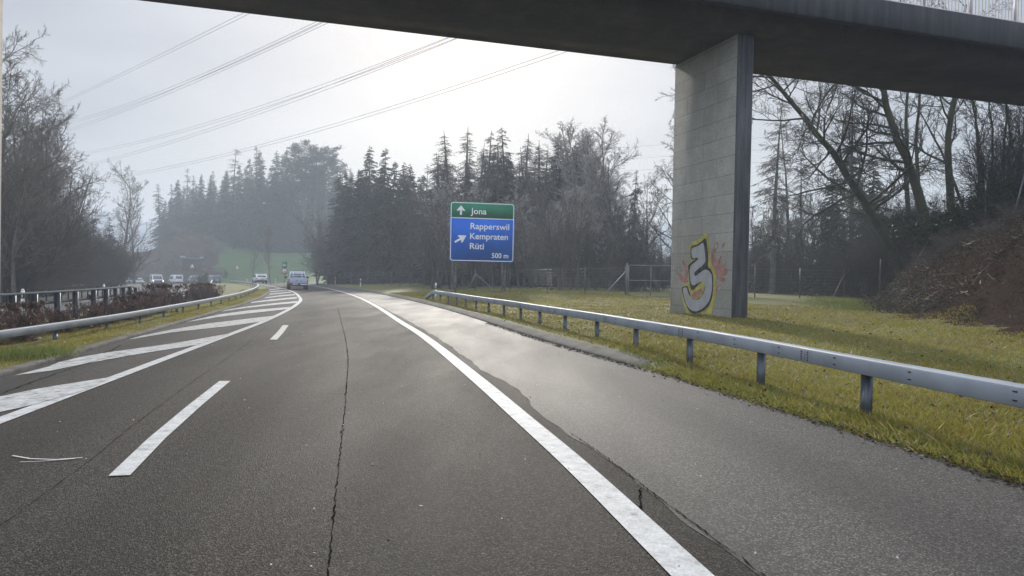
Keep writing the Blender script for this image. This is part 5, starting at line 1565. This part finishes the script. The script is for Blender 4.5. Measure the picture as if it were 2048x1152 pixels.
def plant(kind, x, y, H, label, group=None, wide=1.0, rz=None, v=None, cat=None, zoff=0.0):
    vs = VAR[kind]; mt, mc = vs[prng.integers(len(vs)) if v is None else v % len(vs)]
    t = empty(NAMES[kind], (x, y, Zs(x, y) + zoff), prng.uniform(0, 6.28) if rz is None else rz, label, cat or ('tree' if 'tree' in NAMES[kind] else 'shrub'), group)
    s = H / VH[kind]
    t.scale = (s * wide, s * wide, s)
    tree = 'tree' in NAMES[kind]
    link(bpy.data.objects.new('trunk' if tree else 'stems', mt), t)
    link(bpy.data.objects.new('crown' if tree else 'twigs', mc), t)
    return t
def plant_px(kind, px, top, D, label, group=None, wide=1.0, rz=None, v=None, zoff=0.0):
    x = float(at_y(px, hor(px), D)[0]); zg = Zs(x, D) + zoff
    ztop = CAM_H + (hor(px) - top) * D / F_PX
    return plant(kind, x, D, max(.5, ztop - zg), label, group, wide, rz, v, zoff=zoff)
# ------------------------------------------------------------------ far wood beyond the meadow (hazy)
far_lbl = 'hazy spruce among many in the far wood beyond the green meadow'
fr_ = np.random.default_rng(5)
sky_far = [(341, 368, 'spruce_mid'), (356, 358, 'spruce'), (371, 335, 'larch'), (386, 350, 'spruce_mid'), (401, 347, 'spruce'), (415, 349, 'spruce'), (428, 342, 'spruce_mid'), (446, 338, 'spruce'),
           (480, 330, 'spruce'), (497, 318, 'spruce'), (511, 292, 'spruce_mid'), (523, 300, 'spruce'), (544, 299, 'spruce'), (557, 316, 'spruce'), (569, 297, 'spruce'), (584, 308, 'spruce_mid'), (668, 328, 'spruce'), (680, 322, 'spruce_mid')]
plant_px('larch', 463.5, 294, 222, 'tall thin larch rising clear above the hazy far wood near its left end', v=0, wide=1.25)
for k, (px, top, kind) in enumerate(sky_far):
    plant_px(kind, px, top, 228 + fr_.uniform(-8, 10), far_lbl, 'hazy spruces of the far wood', wide=1.15)
for px, top, lb in ((605, 302, 'leftmost of the three rounded pines topping the far wood'), (628, 301, 'middle of the three rounded pines topping the far wood'), (655, 316, 'rightmost of the three rounded pines topping the far wood')):
    plant_px('pine', px, top, 226, lb, 'rounded pines of the far wood', wide=1.5)
for k in range(44):
    px = 318 + k * 8.6 + fr_.uniform(-4, 4)
    plant_px('spruce' if k % 3 else 'spruce_mid', px, 365 - 38 * sstep(330, 520, px) + fr_.uniform(0, 38), 236 + fr_.uniform(-4, 26), far_lbl, 'hazy spruces of the far wood', wide=1.35)
for k in range(26):
    px = 322 + k * 14.2 + fr_.uniform(-5, 5)
    plant_px('spruce', px, 425 + fr_.uniform(0, 45), 224 + fr_.uniform(-4, 6), 'young hazy spruce filling the foot of the far wood', 'young spruces at the foot of the far wood', wide=1.7)
for k in range(34):
    px = 284 + k * 4.6 + fr_.uniform(-4, 4); D = fr_.uniform(189, 197) if k % 2 else fr_.uniform(204, 226)
    plant('scrub', float(at_y(px, hor(px), D)[0]), D, fr_.uniform(2.2, 4.2), 'grey-brown bare shrub among many on the hazy scrub bank left of the meadow', 'shrubs on the scrub bank', 1.5)
plant_px('spruce', 450.5, 537, 190, 'tiny dark conifer alone on the green meadow', wide=1.9)
plant_px('evergreen_bush', 408, 546, 140, 'round dark green bush on the verge between the two dark cars', wide=.75)
plant_px('bare', 541, 455, 132, 'slender bare tree with upswept limbs behind the white estate car', wide=.8, v=1)
plant_px('bare', 507, 490, 138, 'small thin bare tree left of the slender bare tree at the bend', wide=.7, v=0)
plant_px('bare_clump', 660, 432, 108, 'spreading many-stemmed bare tree in front of the dark spruces at the bend', wide=1.15, v=0)
plant_px('bare_clump', 634, 470, 112, 'low wispy bare tree leaning out over the fence at the bend', wide=1.1, v=1)

# ------------------------------------------------------------------ dark spruces in the middle
mid = [(691, 342), (706, 337), (719, 352), (737, 289), (759.6, 296), (777, 322), (800, 322), (820.6, 328), (838, 348)]
mlb = ['leftmost pointed spruce of the dark middle stand', 'second spruce of the dark stand, beside its leftmost one', 'shorter spruce left of the two tallest dark spruces', 'tallest dark spruce, left of the tallest pair in the middle', 'right one of the tallest dark pair in the middle',
       'dark spruce just right of the tallest pair', 'dark spruce between tallest pair and the bare larch', 'narrow dark spruce left of the bare larch', 'lower dark spruce under the bare larch']
for (px, top), lb in zip(mid, mlb):
    plant_px('spruce', px, top, 108 + fr_.uniform(-6, 6), lb, 'dark spruces in the middle', wide=1.35)
for k in range(17):
    px = 688 + k * 10.5 + fr_.uniform(-4, 4)
    plant_px('spruce', px, 375 + fr_.uniform(0, 60), 110 + fr_.uniform(-8, 14), 'lower spruce filling the dark middle stand behind the fence', 'lower spruces of the dark middle stand', wide=1.5)
plant_px('larch', 846, 327, 98, 'thin bare larch at the right end of the dark spruce stand', wide=1.0, v=1)
plant_px('spruce_thin', 864, 337, 94, 'thin grey conifer between bare larch and the tall grey row', wide=1.0)

# ------------------------------------------------------------------ tall thin conifers behind the sign
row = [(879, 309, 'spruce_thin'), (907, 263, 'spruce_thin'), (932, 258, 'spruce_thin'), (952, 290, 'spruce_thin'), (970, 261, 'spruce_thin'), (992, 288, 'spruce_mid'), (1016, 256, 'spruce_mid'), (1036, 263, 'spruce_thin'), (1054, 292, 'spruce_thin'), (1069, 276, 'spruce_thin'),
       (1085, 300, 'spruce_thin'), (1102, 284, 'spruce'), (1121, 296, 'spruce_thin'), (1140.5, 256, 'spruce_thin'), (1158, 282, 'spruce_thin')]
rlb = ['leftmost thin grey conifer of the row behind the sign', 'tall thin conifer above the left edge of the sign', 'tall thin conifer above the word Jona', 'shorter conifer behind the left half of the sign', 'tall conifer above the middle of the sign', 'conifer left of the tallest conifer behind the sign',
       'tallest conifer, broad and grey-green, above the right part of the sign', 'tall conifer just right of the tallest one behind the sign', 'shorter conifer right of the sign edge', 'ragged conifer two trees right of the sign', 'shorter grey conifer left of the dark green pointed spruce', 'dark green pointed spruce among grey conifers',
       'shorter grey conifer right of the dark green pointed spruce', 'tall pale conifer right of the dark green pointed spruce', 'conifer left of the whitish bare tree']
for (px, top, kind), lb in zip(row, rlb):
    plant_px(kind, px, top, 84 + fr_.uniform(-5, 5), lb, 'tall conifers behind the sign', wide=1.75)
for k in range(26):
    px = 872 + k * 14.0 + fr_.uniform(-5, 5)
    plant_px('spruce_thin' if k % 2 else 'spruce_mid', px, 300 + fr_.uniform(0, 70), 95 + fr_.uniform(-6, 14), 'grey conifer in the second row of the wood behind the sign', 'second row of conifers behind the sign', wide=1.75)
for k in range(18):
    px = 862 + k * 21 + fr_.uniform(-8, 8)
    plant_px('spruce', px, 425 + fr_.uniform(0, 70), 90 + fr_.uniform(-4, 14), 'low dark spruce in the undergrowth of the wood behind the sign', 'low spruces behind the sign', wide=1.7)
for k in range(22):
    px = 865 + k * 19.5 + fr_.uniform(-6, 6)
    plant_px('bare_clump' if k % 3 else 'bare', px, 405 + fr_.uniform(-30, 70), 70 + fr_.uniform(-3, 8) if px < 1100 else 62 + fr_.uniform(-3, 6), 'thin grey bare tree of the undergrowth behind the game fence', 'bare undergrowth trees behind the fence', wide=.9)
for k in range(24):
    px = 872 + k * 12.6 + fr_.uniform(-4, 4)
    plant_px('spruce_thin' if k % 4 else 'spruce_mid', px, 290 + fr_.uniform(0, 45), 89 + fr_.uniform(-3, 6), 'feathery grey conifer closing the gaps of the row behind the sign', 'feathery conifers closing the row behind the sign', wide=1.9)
for k in range(13):
    px = 880 + k * 27 + fr_.uniform(-8, 8)
    plant_px('pale', px, 385 + fr_.uniform(-10, 60), 76 + fr_.uniform(-3, 5), 'pale grey bare tree in front of the conifers behind the sign', 'pale bare trees before the conifers', wide=1.5)
for k in range(12):
    px = 690 + k * 13 + fr_.uniform(-4, 4)
    plant_px('spruce', px, 338 + fr_.uniform(0, 30), 116 + fr_.uniform(-3, 5), 'dark spruce in the closed back row of the middle stand', 'back row of the dark middle stand', wide=1.8)
for px, top, lb in ((1160, 285, 'whitish bare tree left of the pale pair, against the conifers'), (1188, 268, 'whitish bare tree between the pale pair, slightly behind'), (1210, 292, 'whitish bare tree just right of the pale pair')):
    plant_px('pale', px, top, 82, lb, 'whitish bare trees', wide=1.5)
for px, top, lb in ((1176, 261, 'whitish bare tree, taller of the pale pair right of the conifers'), (1199, 272, 'whitish bare tree, right one of the pale pair'), (1222, 318, 'lower pale bare tree right of the whitish pair')):
    plant_px('pale', px, top, 80, lb, 'whitish bare trees', wide=1.5)
plant_px('bare', 1238, 303, 76, 'grey bare tree at the right end of the conifer row', v=1)
plant_px('spruce_mid', 1262, 340, 78, 'dark ragged conifer left of the gap beside the pier', wide=1.1)
plant_px('bare', 1290, 355, 66, 'bare tree above the left part of the gate', v=0, wide=.9)
plant_px('birch', 1352, 215, 60, 'weeping birch half hidden by the left edge of the pier', wide=1.0)
plant_px('bare', 1318, 400, 62, 'low bare tree above the right part of the gate', v=2)

# ------------------------------------------------------------------ behind the pier and on the embankment
def trunk_tree(path, r0, label, seed, per=(12, 6, 5, 4), ratio=.36, ang=.85, first=.25, twig='twig_dark', trop=.05, D0=43, D1=41, rmin=.008, group=None, l1=None):
    r = np.random.default_rng(seed)
    n = len(path)
    W = np.array([at_y(px, py, D0 + (D1 - D0) * k / (n - 1)) for k, (px, py) in enumerate(path)])
    base = W[0].copy(); base[2] = Zs(base[0], base[1])
    s = np.concatenate([[0], np.cumsum(np.linalg.norm(np.diff(W, axis=0), axis=1))]); t = np.linspace(0, s[-1], 14)
    P = np.stack([np.interp(t, s, W[:, i]) for i in range(3)], 1); P[0, 2] = min(P[0, 2], base[2] - .3)
    for _ in range(2): P[1:-1] = .25 * P[:-2] + .5 * P[1:-1] + .25 * P[2:]
    P = P + r.normal(0, .04, P.shape) - base
    T = P[None]; R0 = taper(np.array([r0]), np.array([r0 * .25]), 14); R0[:, 0] *= 1.35
    L0 = np.array([s[-1]])
    C1, R1, L1 = children(T, R0, L0, per[0], first, .99, ang, ratio, 9, r, .13, trop if l1 is None else l1, .42, rmin * 2.2, .3)
    C2, R2, L2 = children(C1, R1, L1, per[1], .12, 1, .75, .48, 6, r, .15, trop, .55, rmin * 1.3)
    C3, R3, L3 = children(C2, R2, L2, per[2], .1, 1, .75, .5, 4, r, .15, .02, .6, rmin)
    C4, R4, L4 = children(C3, R3, L3, per[3], .1, 1, .7, .6, 3, r, .15, 0, .7, rmin * .75)
    crown = [tubes_np(C1, R1, 6), tubes_np(C2, R2, 4), tubes_np(C3, R3, 3), tubes_np(C4, R4, 3)]
    idx = np.concatenate([np.zeros(len(crown[0][1]) + len(crown[1][1])), np.ones(len(crown[2][1]) + len(crown[3][1]))])
    mt, mc = tree_from('bare_tree', [tubes_np(T, R0, 10)], crown, M['bark_moss'], [M['bark_moss'], M[twig]], idx)
    e = empty('bare_tree', base, 0, label, 'tree', group)
    link(bpy.data.objects.new('trunk', mt), e); link(bpy.data.objects.new('crown', mc), e)
trunk_tree([(1805, 530), (1760, 455), (1713, 375), (1672, 315), (1617, 244), (1560, 178), (1500, 100)], .28, 'big dark tree leaning far to the left, its long level limbs reaching the pier', 51, per=(30, 9, 7, 5), ratio=.36, ang=1.1, first=.2, trop=.01, D0=44, D1=39, rmin=.010)
trunk_tree([(1865, 440), (1838, 385), (1813, 325), (1785, 262), (1768, 190), (1752, 90), (1745, 0)], .28, 'thick mossy trunk leaning left beside the upright twin stems under the bridge', 52, per=(20, 9, 7, 5), ratio=.30, first=.18, D0=41, D1=40)
trunk_tree([(1908, 428), (1898, 370), (1893, 313), (1899, 235), (1912, 190), (1925, 90), (1930, 10)], .22, 'winding single trunk standing apart in the bright gap under the bridge', 53, per=(15, 8, 6, 5), ratio=.34, first=.22, D0=40.5, D1=40)
trunk_tree([(1818, 440), (1812, 330), (1814, 250), (1816, 170), (1820, 40)], .15, 'left one of two straight dark stems behind the mossy trunk', 54, per=(12, 6, 5, 4), ratio=.22, first=.25, D0=45, D1=45)
trunk_tree([(1838, 445), (1832, 340), (1836, 250), (1842, 170), (1850, 30)], .14, 'right one of two straight dark stems behind the mossy trunk', 55, per=(12, 6, 5, 4), ratio=.22, first=.25, D0=45.5, D1=46)
trunk_tree([(1938, 425), (1910, 370), (1890, 320), (1862, 265), (1828, 200)], .10, 'thin stem crossing behind the winding trunk towards upper left', 56, per=(9, 5, 4, 3), ratio=.25, first=.3, D0=41.5, D1=43)
for k, (px, tx, sd) in enumerate(((1960, 1945, 61), (1988, 1975, 62), (2006, 2012, 63), (2024, 2010, 64), (2040, 2052, 65), (2062, 2044, 66), (1975, 1930, 67))):
    trunk_tree([(px, 415 - 8 * (k % 3)), (px - 3 + (tx - px) * .3, 330), ((px + tx) / 2 + 4, 250), (tx, 170), (tx + 3, 95)], .075, 'slim dark stem in the dense thicket at the top of the embankment', sd, per=(12, 6, 5, 3), ratio=.24, ang=.6, first=.1, D0=37 + k % 3 * 1.5, D1=37 + k % 3, group='slim stems on the embankment')
plant_px('spruce_mid', 1700, 190, 62, 'dark spruce behind the leaning tree under the bridge', wide=1.35)
plant_px('spruce', 1655, 330, 58, 'lower dark spruce between the pier and the leaning tree', wide=1.2)
plant_px('spruce', 1745, 300, 60, 'shaded spruce behind the foot of the leaning tree', wide=1.3)
plant_px('spruce', 1790, 400, 56, 'small shaded spruce below the twin stems', wide=1.4)
plant_px('larch', 1545, 195, 60, 'thin straight larch close to the right side of the pier', wide=1.2, v=0)
plant_px('spruce_thin', 1600, 300, 74, 'grey conifer in the gap right of the pier', wide=1.2)
plant_px('birch', 1580, 230, 66, 'fine twigged birch in the gap right of the pier', wide=1.1)
for k in range(12):
    px = 1512 + k * 22 + fr_.uniform(-8, 8)
    plant_px('bare_clump' if k % 2 else 'stems', px, 420 + fr_.uniform(-50, 50), 56 + fr_.uniform(-3, 14), 'thin bare tree of the shaded undergrowth right of the pier', 'bare undergrowth right of the pier', wide=1.0)
for k in range(9):
    px = 1515 + k * 32 + fr_.uniform(-8, 8)
    plant_px('spruce', px, 500 + fr_.uniform(-35, 20), 66 + fr_.uniform(-4, 10), 'low dark spruce in the undergrowth right of the pier', 'low spruces right of the pier', wide=1.8)
for k in range(9):
    px = 1715 + k * 15 + fr_.uniform(-8, 8)
    plant('thicket', float(at_y(px, 570, 47)[0]), 47 + fr_.uniform(-3, 4), fr_.uniform(3.0, 4.6), 'dark bare thicket bush at the foot of the leaning trees', 'thicket at the foot of the leaning trees', 1.1)
for k in range(9):
    px = 1850 + k * 26 + fr_.uniform(-8, 8); D = 38.5 + fr_.uniform(-1, 2.5) - k * .5
    plant('ivy_bush', float(at_y(px, 570, D)[0]), D, fr_.uniform(1.2, 2.0), 'glossy evergreen bush along the top of the brown embankment', 'evergreen bushes on the embankment', 1.3)
for k in range(3):
    px = 1985 + k * 34 + fr_.uniform(-8, 8); D = 35 + fr_.uniform(-1, 2.5)
    plant('thicket', float(at_y(px, 570, D)[0]), D, fr_.uniform(3.5, 5.5), 'dense dark thicket bush at the top of the embankment', 'thicket on top of the embankment', 1.0)

for k in range(26):
    px = 1215 + k * 15 + fr_.uniform(-8, 8); D = 84 + fr_.uniform(-8, 14)
    plant_px('spruce' if k % 2 else 'spruce_mid', px, 470 + fr_.uniform(-50, 40), D, 'dim low conifer far behind the gate and the pier', 'dim conifers far behind the pier', wide=1.8)
for k in range(16):
    px = 1235 + k * 24 + fr_.uniform(-8, 8); D = 66 + fr_.uniform(-5, 8)
    plant('thicket', float(at_y(px, 565, D)[0]), D, fr_.uniform(2.5, 4.5), 'dark low thicket bush behind the fence near the pier', 'low thicket behind the fence near the pier', 1.2)

for k in range(26):
    y = 15.5 + k * 1.15 + fr_.uniform(-1, 1); x = float(x_foot(y)) + 1.5 + fr_.uniform(0, 7)
    plant('scrub', x, y, fr_.uniform(.35, .8), 'small leafless bramble among the dead leaves on the brown embankment', 'brambles on the embankment', 1.6)

# ------------------------------------------------------------------ left thicket
left = [('bare', -30, 100, 47, 0), ('bare', 0, 130, 52, 1), ('bare', 28, 190, 56, 2), ('bare', 62, 195, 60, 0), ('bare', 88, 225, 66, 1), ('bare', 112, 290, 70, 2), ('bare', 55, 250, 50, 1), ('bare', 12, 210, 44, 2), ('bare', 140, 350, 78, 0), ('bare', 30, 300, 42, 0), ('bare', 90, 330, 56, 2), ('bare', 165, 420, 90, 1), ('bare', -6, 170, 58, 1), ('bare', 76, 225, 68, 2), ('bare', 44, 195, 64, 0), ('bare', 104, 265, 60, 0), ('bare', 128, 325, 64, 1)]
llb = ['tallest bare tree at the left picture edge beside the left pier', 'bare tree second from the left pier, tall and dense', 'many-stemmed bare tree third along the left thicket', 'upswept bare tree with a pointed top in the left thicket', 'bare tree below the end of the uppermost conductors', 'many-stemmed bare tree under the third conductors',
       'bare tree inside the left thicket below the pointed top', 'many-stemmed bare tree close to the left pier', 'bare tree on the sloping right shoulder of the left thicket', 'lower bare tree at the foot of the left pier', 'lower many-stemmed tree in the middle of the left thicket', 'last low bare tree at the right end of the left thicket', 'bare tree behind the tallest one at the left picture edge', 'many-stemmed bare tree behind the pointed one in the left thicket', 'bare tree between the many-stemmed and the pointed one, further back', 'bare tree in front of the tree below the uppermost conductors', 'bare tree in front of the sloping right shoulder of the left thicket']
for (kind, px, top, D, v), lb in zip(left, llb):
    plant_px(kind, px, top, D, lb, 'bare trees of the left thicket', wide=.95, v=v)
plant_px('bare', 236, 342, 118, 'free-standing bare tree between the left thicket and the mountains', v=1, wide=1.1)
plant_px('bare', 268, 405, 128, 'smaller bare tree right of the free-standing one', v=0, wide=1.0)
for k in range(52):
    px = -20 + k * 5.0 + fr_.uniform(-5, 5); D = 44 + k * 1.1 + fr_.uniform(-3, 8)
    plant_px('bare_clump', px, 300 + k * 3.9 + fr_.uniform(0, 70), D, 'grey-brown bare bush-like tree filling the lower left thicket', 'lower trees of the left thicket', wide=1.05)
for k in range(30):
    px = -10 + k * 8.2 + fr_.uniform(-5, 5); D = 40 + k * 1.7 + fr_.uniform(-2, 5)
    plant('thicket', float(at_y(px, 540, D)[0]), D, fr_.uniform(4.0, 6.5), 'dark thicket bush at the foot of the left thicket', 'bushes at the foot of the left thicket', 1.2)
for k in range(16):
    px = 20 + k * 15 + fr_.uniform(-5, 5); D = 58 + k * 2.4 + fr_.uniform(-2, 5)
    plant_px('spruce_mid', px, 400 + fr_.uniform(0, 70) + k * 2, D, 'dim conifer deep inside the left thicket', 'dim conifers inside the left thicket', wide=1.7)

# ------------------------------------------------------------------ dry hedge in the median
hedge = [(y, None, h) for y, h in [(12.6, .82), (13.9, .88), (15.3, .84), (16.8, .80), (18.3, .90), (20.6, .86), (22.4, .80), (24.3, .92), (26.4, .86), (28.5, .92), (31.5, .80)]]
hedge += [(35.2, 286, .95), (36.0, 312, 1.38), (37.2, 336, 1.30), (40.5, 366, .75), (46.0, 389, 1.22), (47.2, 404, 1.28), (48.5, 427, 1.15)]
hl = {286: 'low dry shrub at the end of the clipped hedge, left of the tallest shaggy shrub', 312: 'tallest shaggy dry shrub in front of the oncoming white van', 336: 'shaggy dry shrub just right of the tallest one', 366: 'thin low dry shrub in the gap of the hedge',
      389: 'left of the two joined dry shrubs before the bend', 404: 'right of the two joined dry shrubs before the bend', 427: 'small dry shrub standing alone, last of the hedge before the bend'}
for k, (y, px, h) in enumerate(hedge):
    x = float(x_railL(y)) - 1.05 if px is None else float(at_y(px, hor(px), y)[0])
    plant('hedge', x, y, h * (1.1 if px is None else .92), hl.get(px, 'dry red-brown clipped hedge shrub between the two left guardrails'), 'dry hedge shrubs in the median', .98 if px is None else 1.0, rz=R(14) + (k % 2) * math.pi + .2 * math.sin(k * 3))

# ------------------------------------------------------------------ grass and fallen leaves
def grass():
    r = np.random.default_rng(21)
    n = 210000
    u = r.uniform(0, 1, n)
    y = 5.5 * (62 / 5.5) ** u
    e = r.uniform(0, 1, n) ** 1.25 * np.minimum(13.5, 4 + y * .5)
    x = x_edge(y) + e + .02
    b = (x - x_foot(y))
    keep = (b < .6 + .5 * np.sin(y)) & ~((y > 13.2) & (e < .46))
    x, y, e = x[keep], y[keep], e[keep]
    n = len(x)
    dist = np.hypot(x, y)
    patch = .5 + .5 * np.sin(x * 1.7 + 2 * np.sin(y * .8)) * np.sin(y * 1.3 + x)
    h = r.uniform(.025, .075, n) * (1 + .7 * patch) * np.where((e < 1.5) & (y < 16), 1.5, 1.0) * np.where(e < .25, .8, 1.0)
    z = zv_right(x, y)
    A = np.stack([x, y, z - .01], 1)
    lean = r.normal(0, .55, (n, 2))
    B = A + np.stack([lean[:, 0] * h, lean[:, 1] * h, h * r.uniform(.5, 1, n)], 1)
    w = (.006 + .00048 * dist) * r.uniform(.6, 1.4, n)
    V1, F1 = kites(A, B, w, r)
    # dead stalks and pale straw standing in the verge, brown leaves lying in it
    n = 9000
    y = 5.5 * (50 / 5.5) ** r.uniform(0, 1, n); e = .3 + r.uniform(0, 1, n) * np.minimum(12, 3 + y * .5); x = x_edge(y) + e
    k2 = (x - x_foot(y)) < 0; x, y, e = x[k2], y[k2], e[k2]; n = len(x)
    A0 = np.stack([x, y, zv_right(x, y)], 1); hh = r.uniform(.06, .2, n); ln_ = r.normal(0, .7, (n, 2))
    B0 = A0 + np.stack([ln_[:, 0] * hh, ln_[:, 1] * hh, hh * r.uniform(.15, 1, n)], 1)
    V0, F0 = kites(A0, B0, .005 + .0004 * y, r)
    st = link(bpy.data.objects.new('grass', mesh_np('grass', V0, F0, M['straw']))); tag(st, kind='stuff')
    n = 700
    y = 6 * (40 / 6) ** r.uniform(0, 1, n); x = x_edge(y) + .3 + r.uniform(0, 1, n) ** 1.5 * np.minimum(11, 3 + y * .5)
    A0 = np.stack([x, y, zv_right(x, y) + .04], 1); B0 = A0 + norm(r.normal(size=(n, 3)) * np.array([1, 1, .3])) * r.uniform(.04, .1, n)[:, None]
    V0, F0 = kites(A0, B0, r.uniform(.03, .06, n), r)
    lv = link(bpy.data.objects.new('fallen_leaves', mesh_np('fallen_leaves', V0, F0, M['leaf_litter']))); tag(lv, kind='stuff')
    # median grass
    n = 70000
    y = 9 * (75 / 9) ** r.uniform(0, 1, n)
    xa, xb = x_kerb(y) - .12, x_railL(y) - 1.6
    x = xa + (xb - xa) * r.uniform(0, 1, n)
    h = r.uniform(.02, .06, n) * (1 + .5 * np.sin(x * 2.1) * np.sin(y))
    A2 = np.stack([x, y, zv_med(x, y) - .01], 1); lean = r.normal(0, .5, (n, 2))
    B2 = A2 + np.stack([lean[:, 0] * h, lean[:, 1] * h, h], 1)
    V2, F2 = kites(A2, B2, (.005 + .0004 * y) * r.uniform(.6, 1.4, n), r)
    # outer verge
    n = 26000
    y = 14 * (80 / 14) ** r.uniform(0, 1, n); x = x_opout(y) - r.uniform(0.1, 7, n); h = r.uniform(.06, .16, n)
    A3 = np.stack([x, y, Z(x, y) + .03], 1); lean = r.normal(0, .5, (n, 2))
    B3 = A3 + np.stack([lean[:, 0] * h, lean[:, 1] * h, h], 1)
    V3, F3 = kites(A3, B3, (.006 + .0005 * y) * r.uniform(.6, 1.4, n), r)
    V = np.concatenate([V1, V2, V3]); F = np.concatenate([F1, F2 + len(V1), F3 + len(V1) + len(V2)])
    o = link(bpy.data.objects.new('grass', mesh_np('grass', V, F, M['blades']))); tag(o, kind='stuff')
    # greener tufts along the asphalt edge and around the posts
    n = 9000
    y = 5.0 * (15.5 / 5.0) ** r.uniform(0, 1, n); e = np.abs(r.normal(.25, .38, n)) + .03; x = x_edge(y) + e
    A = np.stack([x, y, zv_right(x, y) - .01], 1); h = r.uniform(.04, .11, n); lean = r.normal(0, .5, (n, 2)); lean[:, 0] -= .2
    B = A + np.stack([lean[:, 0] * h, lean[:, 1] * h, h * r.uniform(.5, 1, n)], 1)
    V4, F4 = kites(A, B, (.005 + .0004 * y) * r.uniform(.6, 1.4, n), r)
    # fresh strip at the foot of the bank
    n = 22000
    y = r.uniform(15, 52, n); x = x_foot(y) + r.normal(-.9, .9, n); h = r.uniform(.05, .15, n)
    A = np.stack([x, y, Z(x, y) - .01], 1); lean = r.normal(0, .5, (n, 2))
    B = A + np.stack([lean[:, 0] * h, lean[:, 1] * h, h], 1)
    V5, F5 = kites(A, B, (.006 + .0005 * y) * r.uniform(.6, 1.4, n), r)
    # green tuft by the left kerb
    n = 2500
    c = np.array(gpt(55, 722)); A = np.stack([c[0] + r.normal(0, .28, n), c[1] + r.normal(0, .45, n)], 1)
    A = np.concatenate([A, (zv_med(A[:, 0], A[:, 1]))[:, None]], 1); h = r.uniform(.08, .2, n); lean = r.normal(0, .5, (n, 2))
    B = A + np.stack([lean[:, 0] * h, lean[:, 1] * h, h], 1)
    V6, F6 = kites(A, B, np.full(n, .012), r)
    V = np.concatenate([V4, V5, V6]); F = np.concatenate([F4, F5 + len(V4), F6 + len(V4) + len(V5)])
    o = link(bpy.data.objects.new('grass', mesh_np('grass', V, F, M['blades_green']))); tag(o, kind='stuff')
grass()
def litter():
    r = np.random.default_rng(8)
    n = 95000
    y = 14 * (52 / 14) ** r.uniform(0, 1, n); x = x_foot(y) + r.uniform(-.3, 1, n) ** 2 * 13 + r.normal(0, .3, n)
    z = Z(x, y)
    A = np.stack([x, y, z + r.uniform(.0, .07, n)], 1)
    d = norm(r.normal(size=(n, 3)) * np.array([1, 1, .55]))
    B = A + d * r.uniform(.04, .13, n)[:, None]
    V, F = kites(A, B, r.uniform(.02, .06, n), r)
    n = 5500
    y = 14 * (52 / 14) ** r.uniform(0, 1, n); x = x_foot(y) + r.uniform(0, 1, n) * 12; z = Z(x, y) + r.uniform(.02, .1, n)
    A = np.stack([x, y, z], 1); d = norm(r.normal(size=(n, 3)) * np.array([1, 1, .4])); L = r.uniform(.2, 1.0, n)
    P = np.stack([A, A + d * L[:, None] * .5 + r.normal(0, .03, (n, 3)), A + d * L[:, None]], 1)
    V2, F2 = tubes_np(P, np.full((n, 3), .007), 3)
    o = link(bpy.data.objects.new('fallen_leaves', mesh_np('fallen_leaves', V, F, M['leaf_litter']))); tag(o, kind='stuff')
    o = link(bpy.data.objects.new('fallen_twigs', mesh_np('fallen_twigs', V2, F2, M['litter_twig']))); tag(o, kind='stuff')
litter()

def road_specks():
    """pale stone chips and dead leaf scraps lying on the asphalt, brown scraps along its edge"""
    r = np.random.default_rng(31)
    n = 150
    y = 4 + 22 * r.uniform(0, 1, n) ** 1.5; x = x_gore(y) + (x_edge(y) - x_gore(y)) * r.uniform(0, 1, n)
    A = np.stack([x, y, Z(x, y) + .011], 1); d = norm(r.normal(size=(n, 3)) * np.array([1, 1, .05]))
    V, F = kites(A, A + d * r.uniform(.012, .035, n)[:, None], r.uniform(.01, .02, n), r)
    o = link(bpy.data.objects.new('gravel', mesh_np('gravel', V, F, M['spray_white']))); tag(o, kind='stuff')
    n = 2600
    y = 5 * (26 / 5) ** r.uniform(0, 1, n); e = r.normal(.03, .10, n); x = x_edge(y) + np.where(y > 13.4, -.08 - np.abs(e) * .5, e)
    A = np.stack([x, y, Z(x, y) + .014 + .02 * (e > 0)], 1); d = norm(r.normal(size=(n, 3)) * np.array([1, 1, .25]))
    V, F = kites(A, A + d * r.uniform(.02, .09, n)[:, None], r.uniform(.008, .03, n), r)
    o = link(bpy.data.objects.new('fallen_leaves', mesh_np('fallen_leaves', V, F, M['leaf_litter']))); tag(o, kind='stuff')
road_specks()
ribbon('chalk_scratch', smooth_line([gpt(165, 917), gpt(90, 925), gpt(20, 912)], .02) if False else np.array([gpt(25, 913), gpt(60, 919), gpt(110, 921), gpt(165, 917)]), .02, M['spray_white'], .009)
ribbon('chalk_scratch', np.array([gpt(40, 926), gpt(90, 924), gpt(150, 919)]), .012, M['spray_white'], .0095)
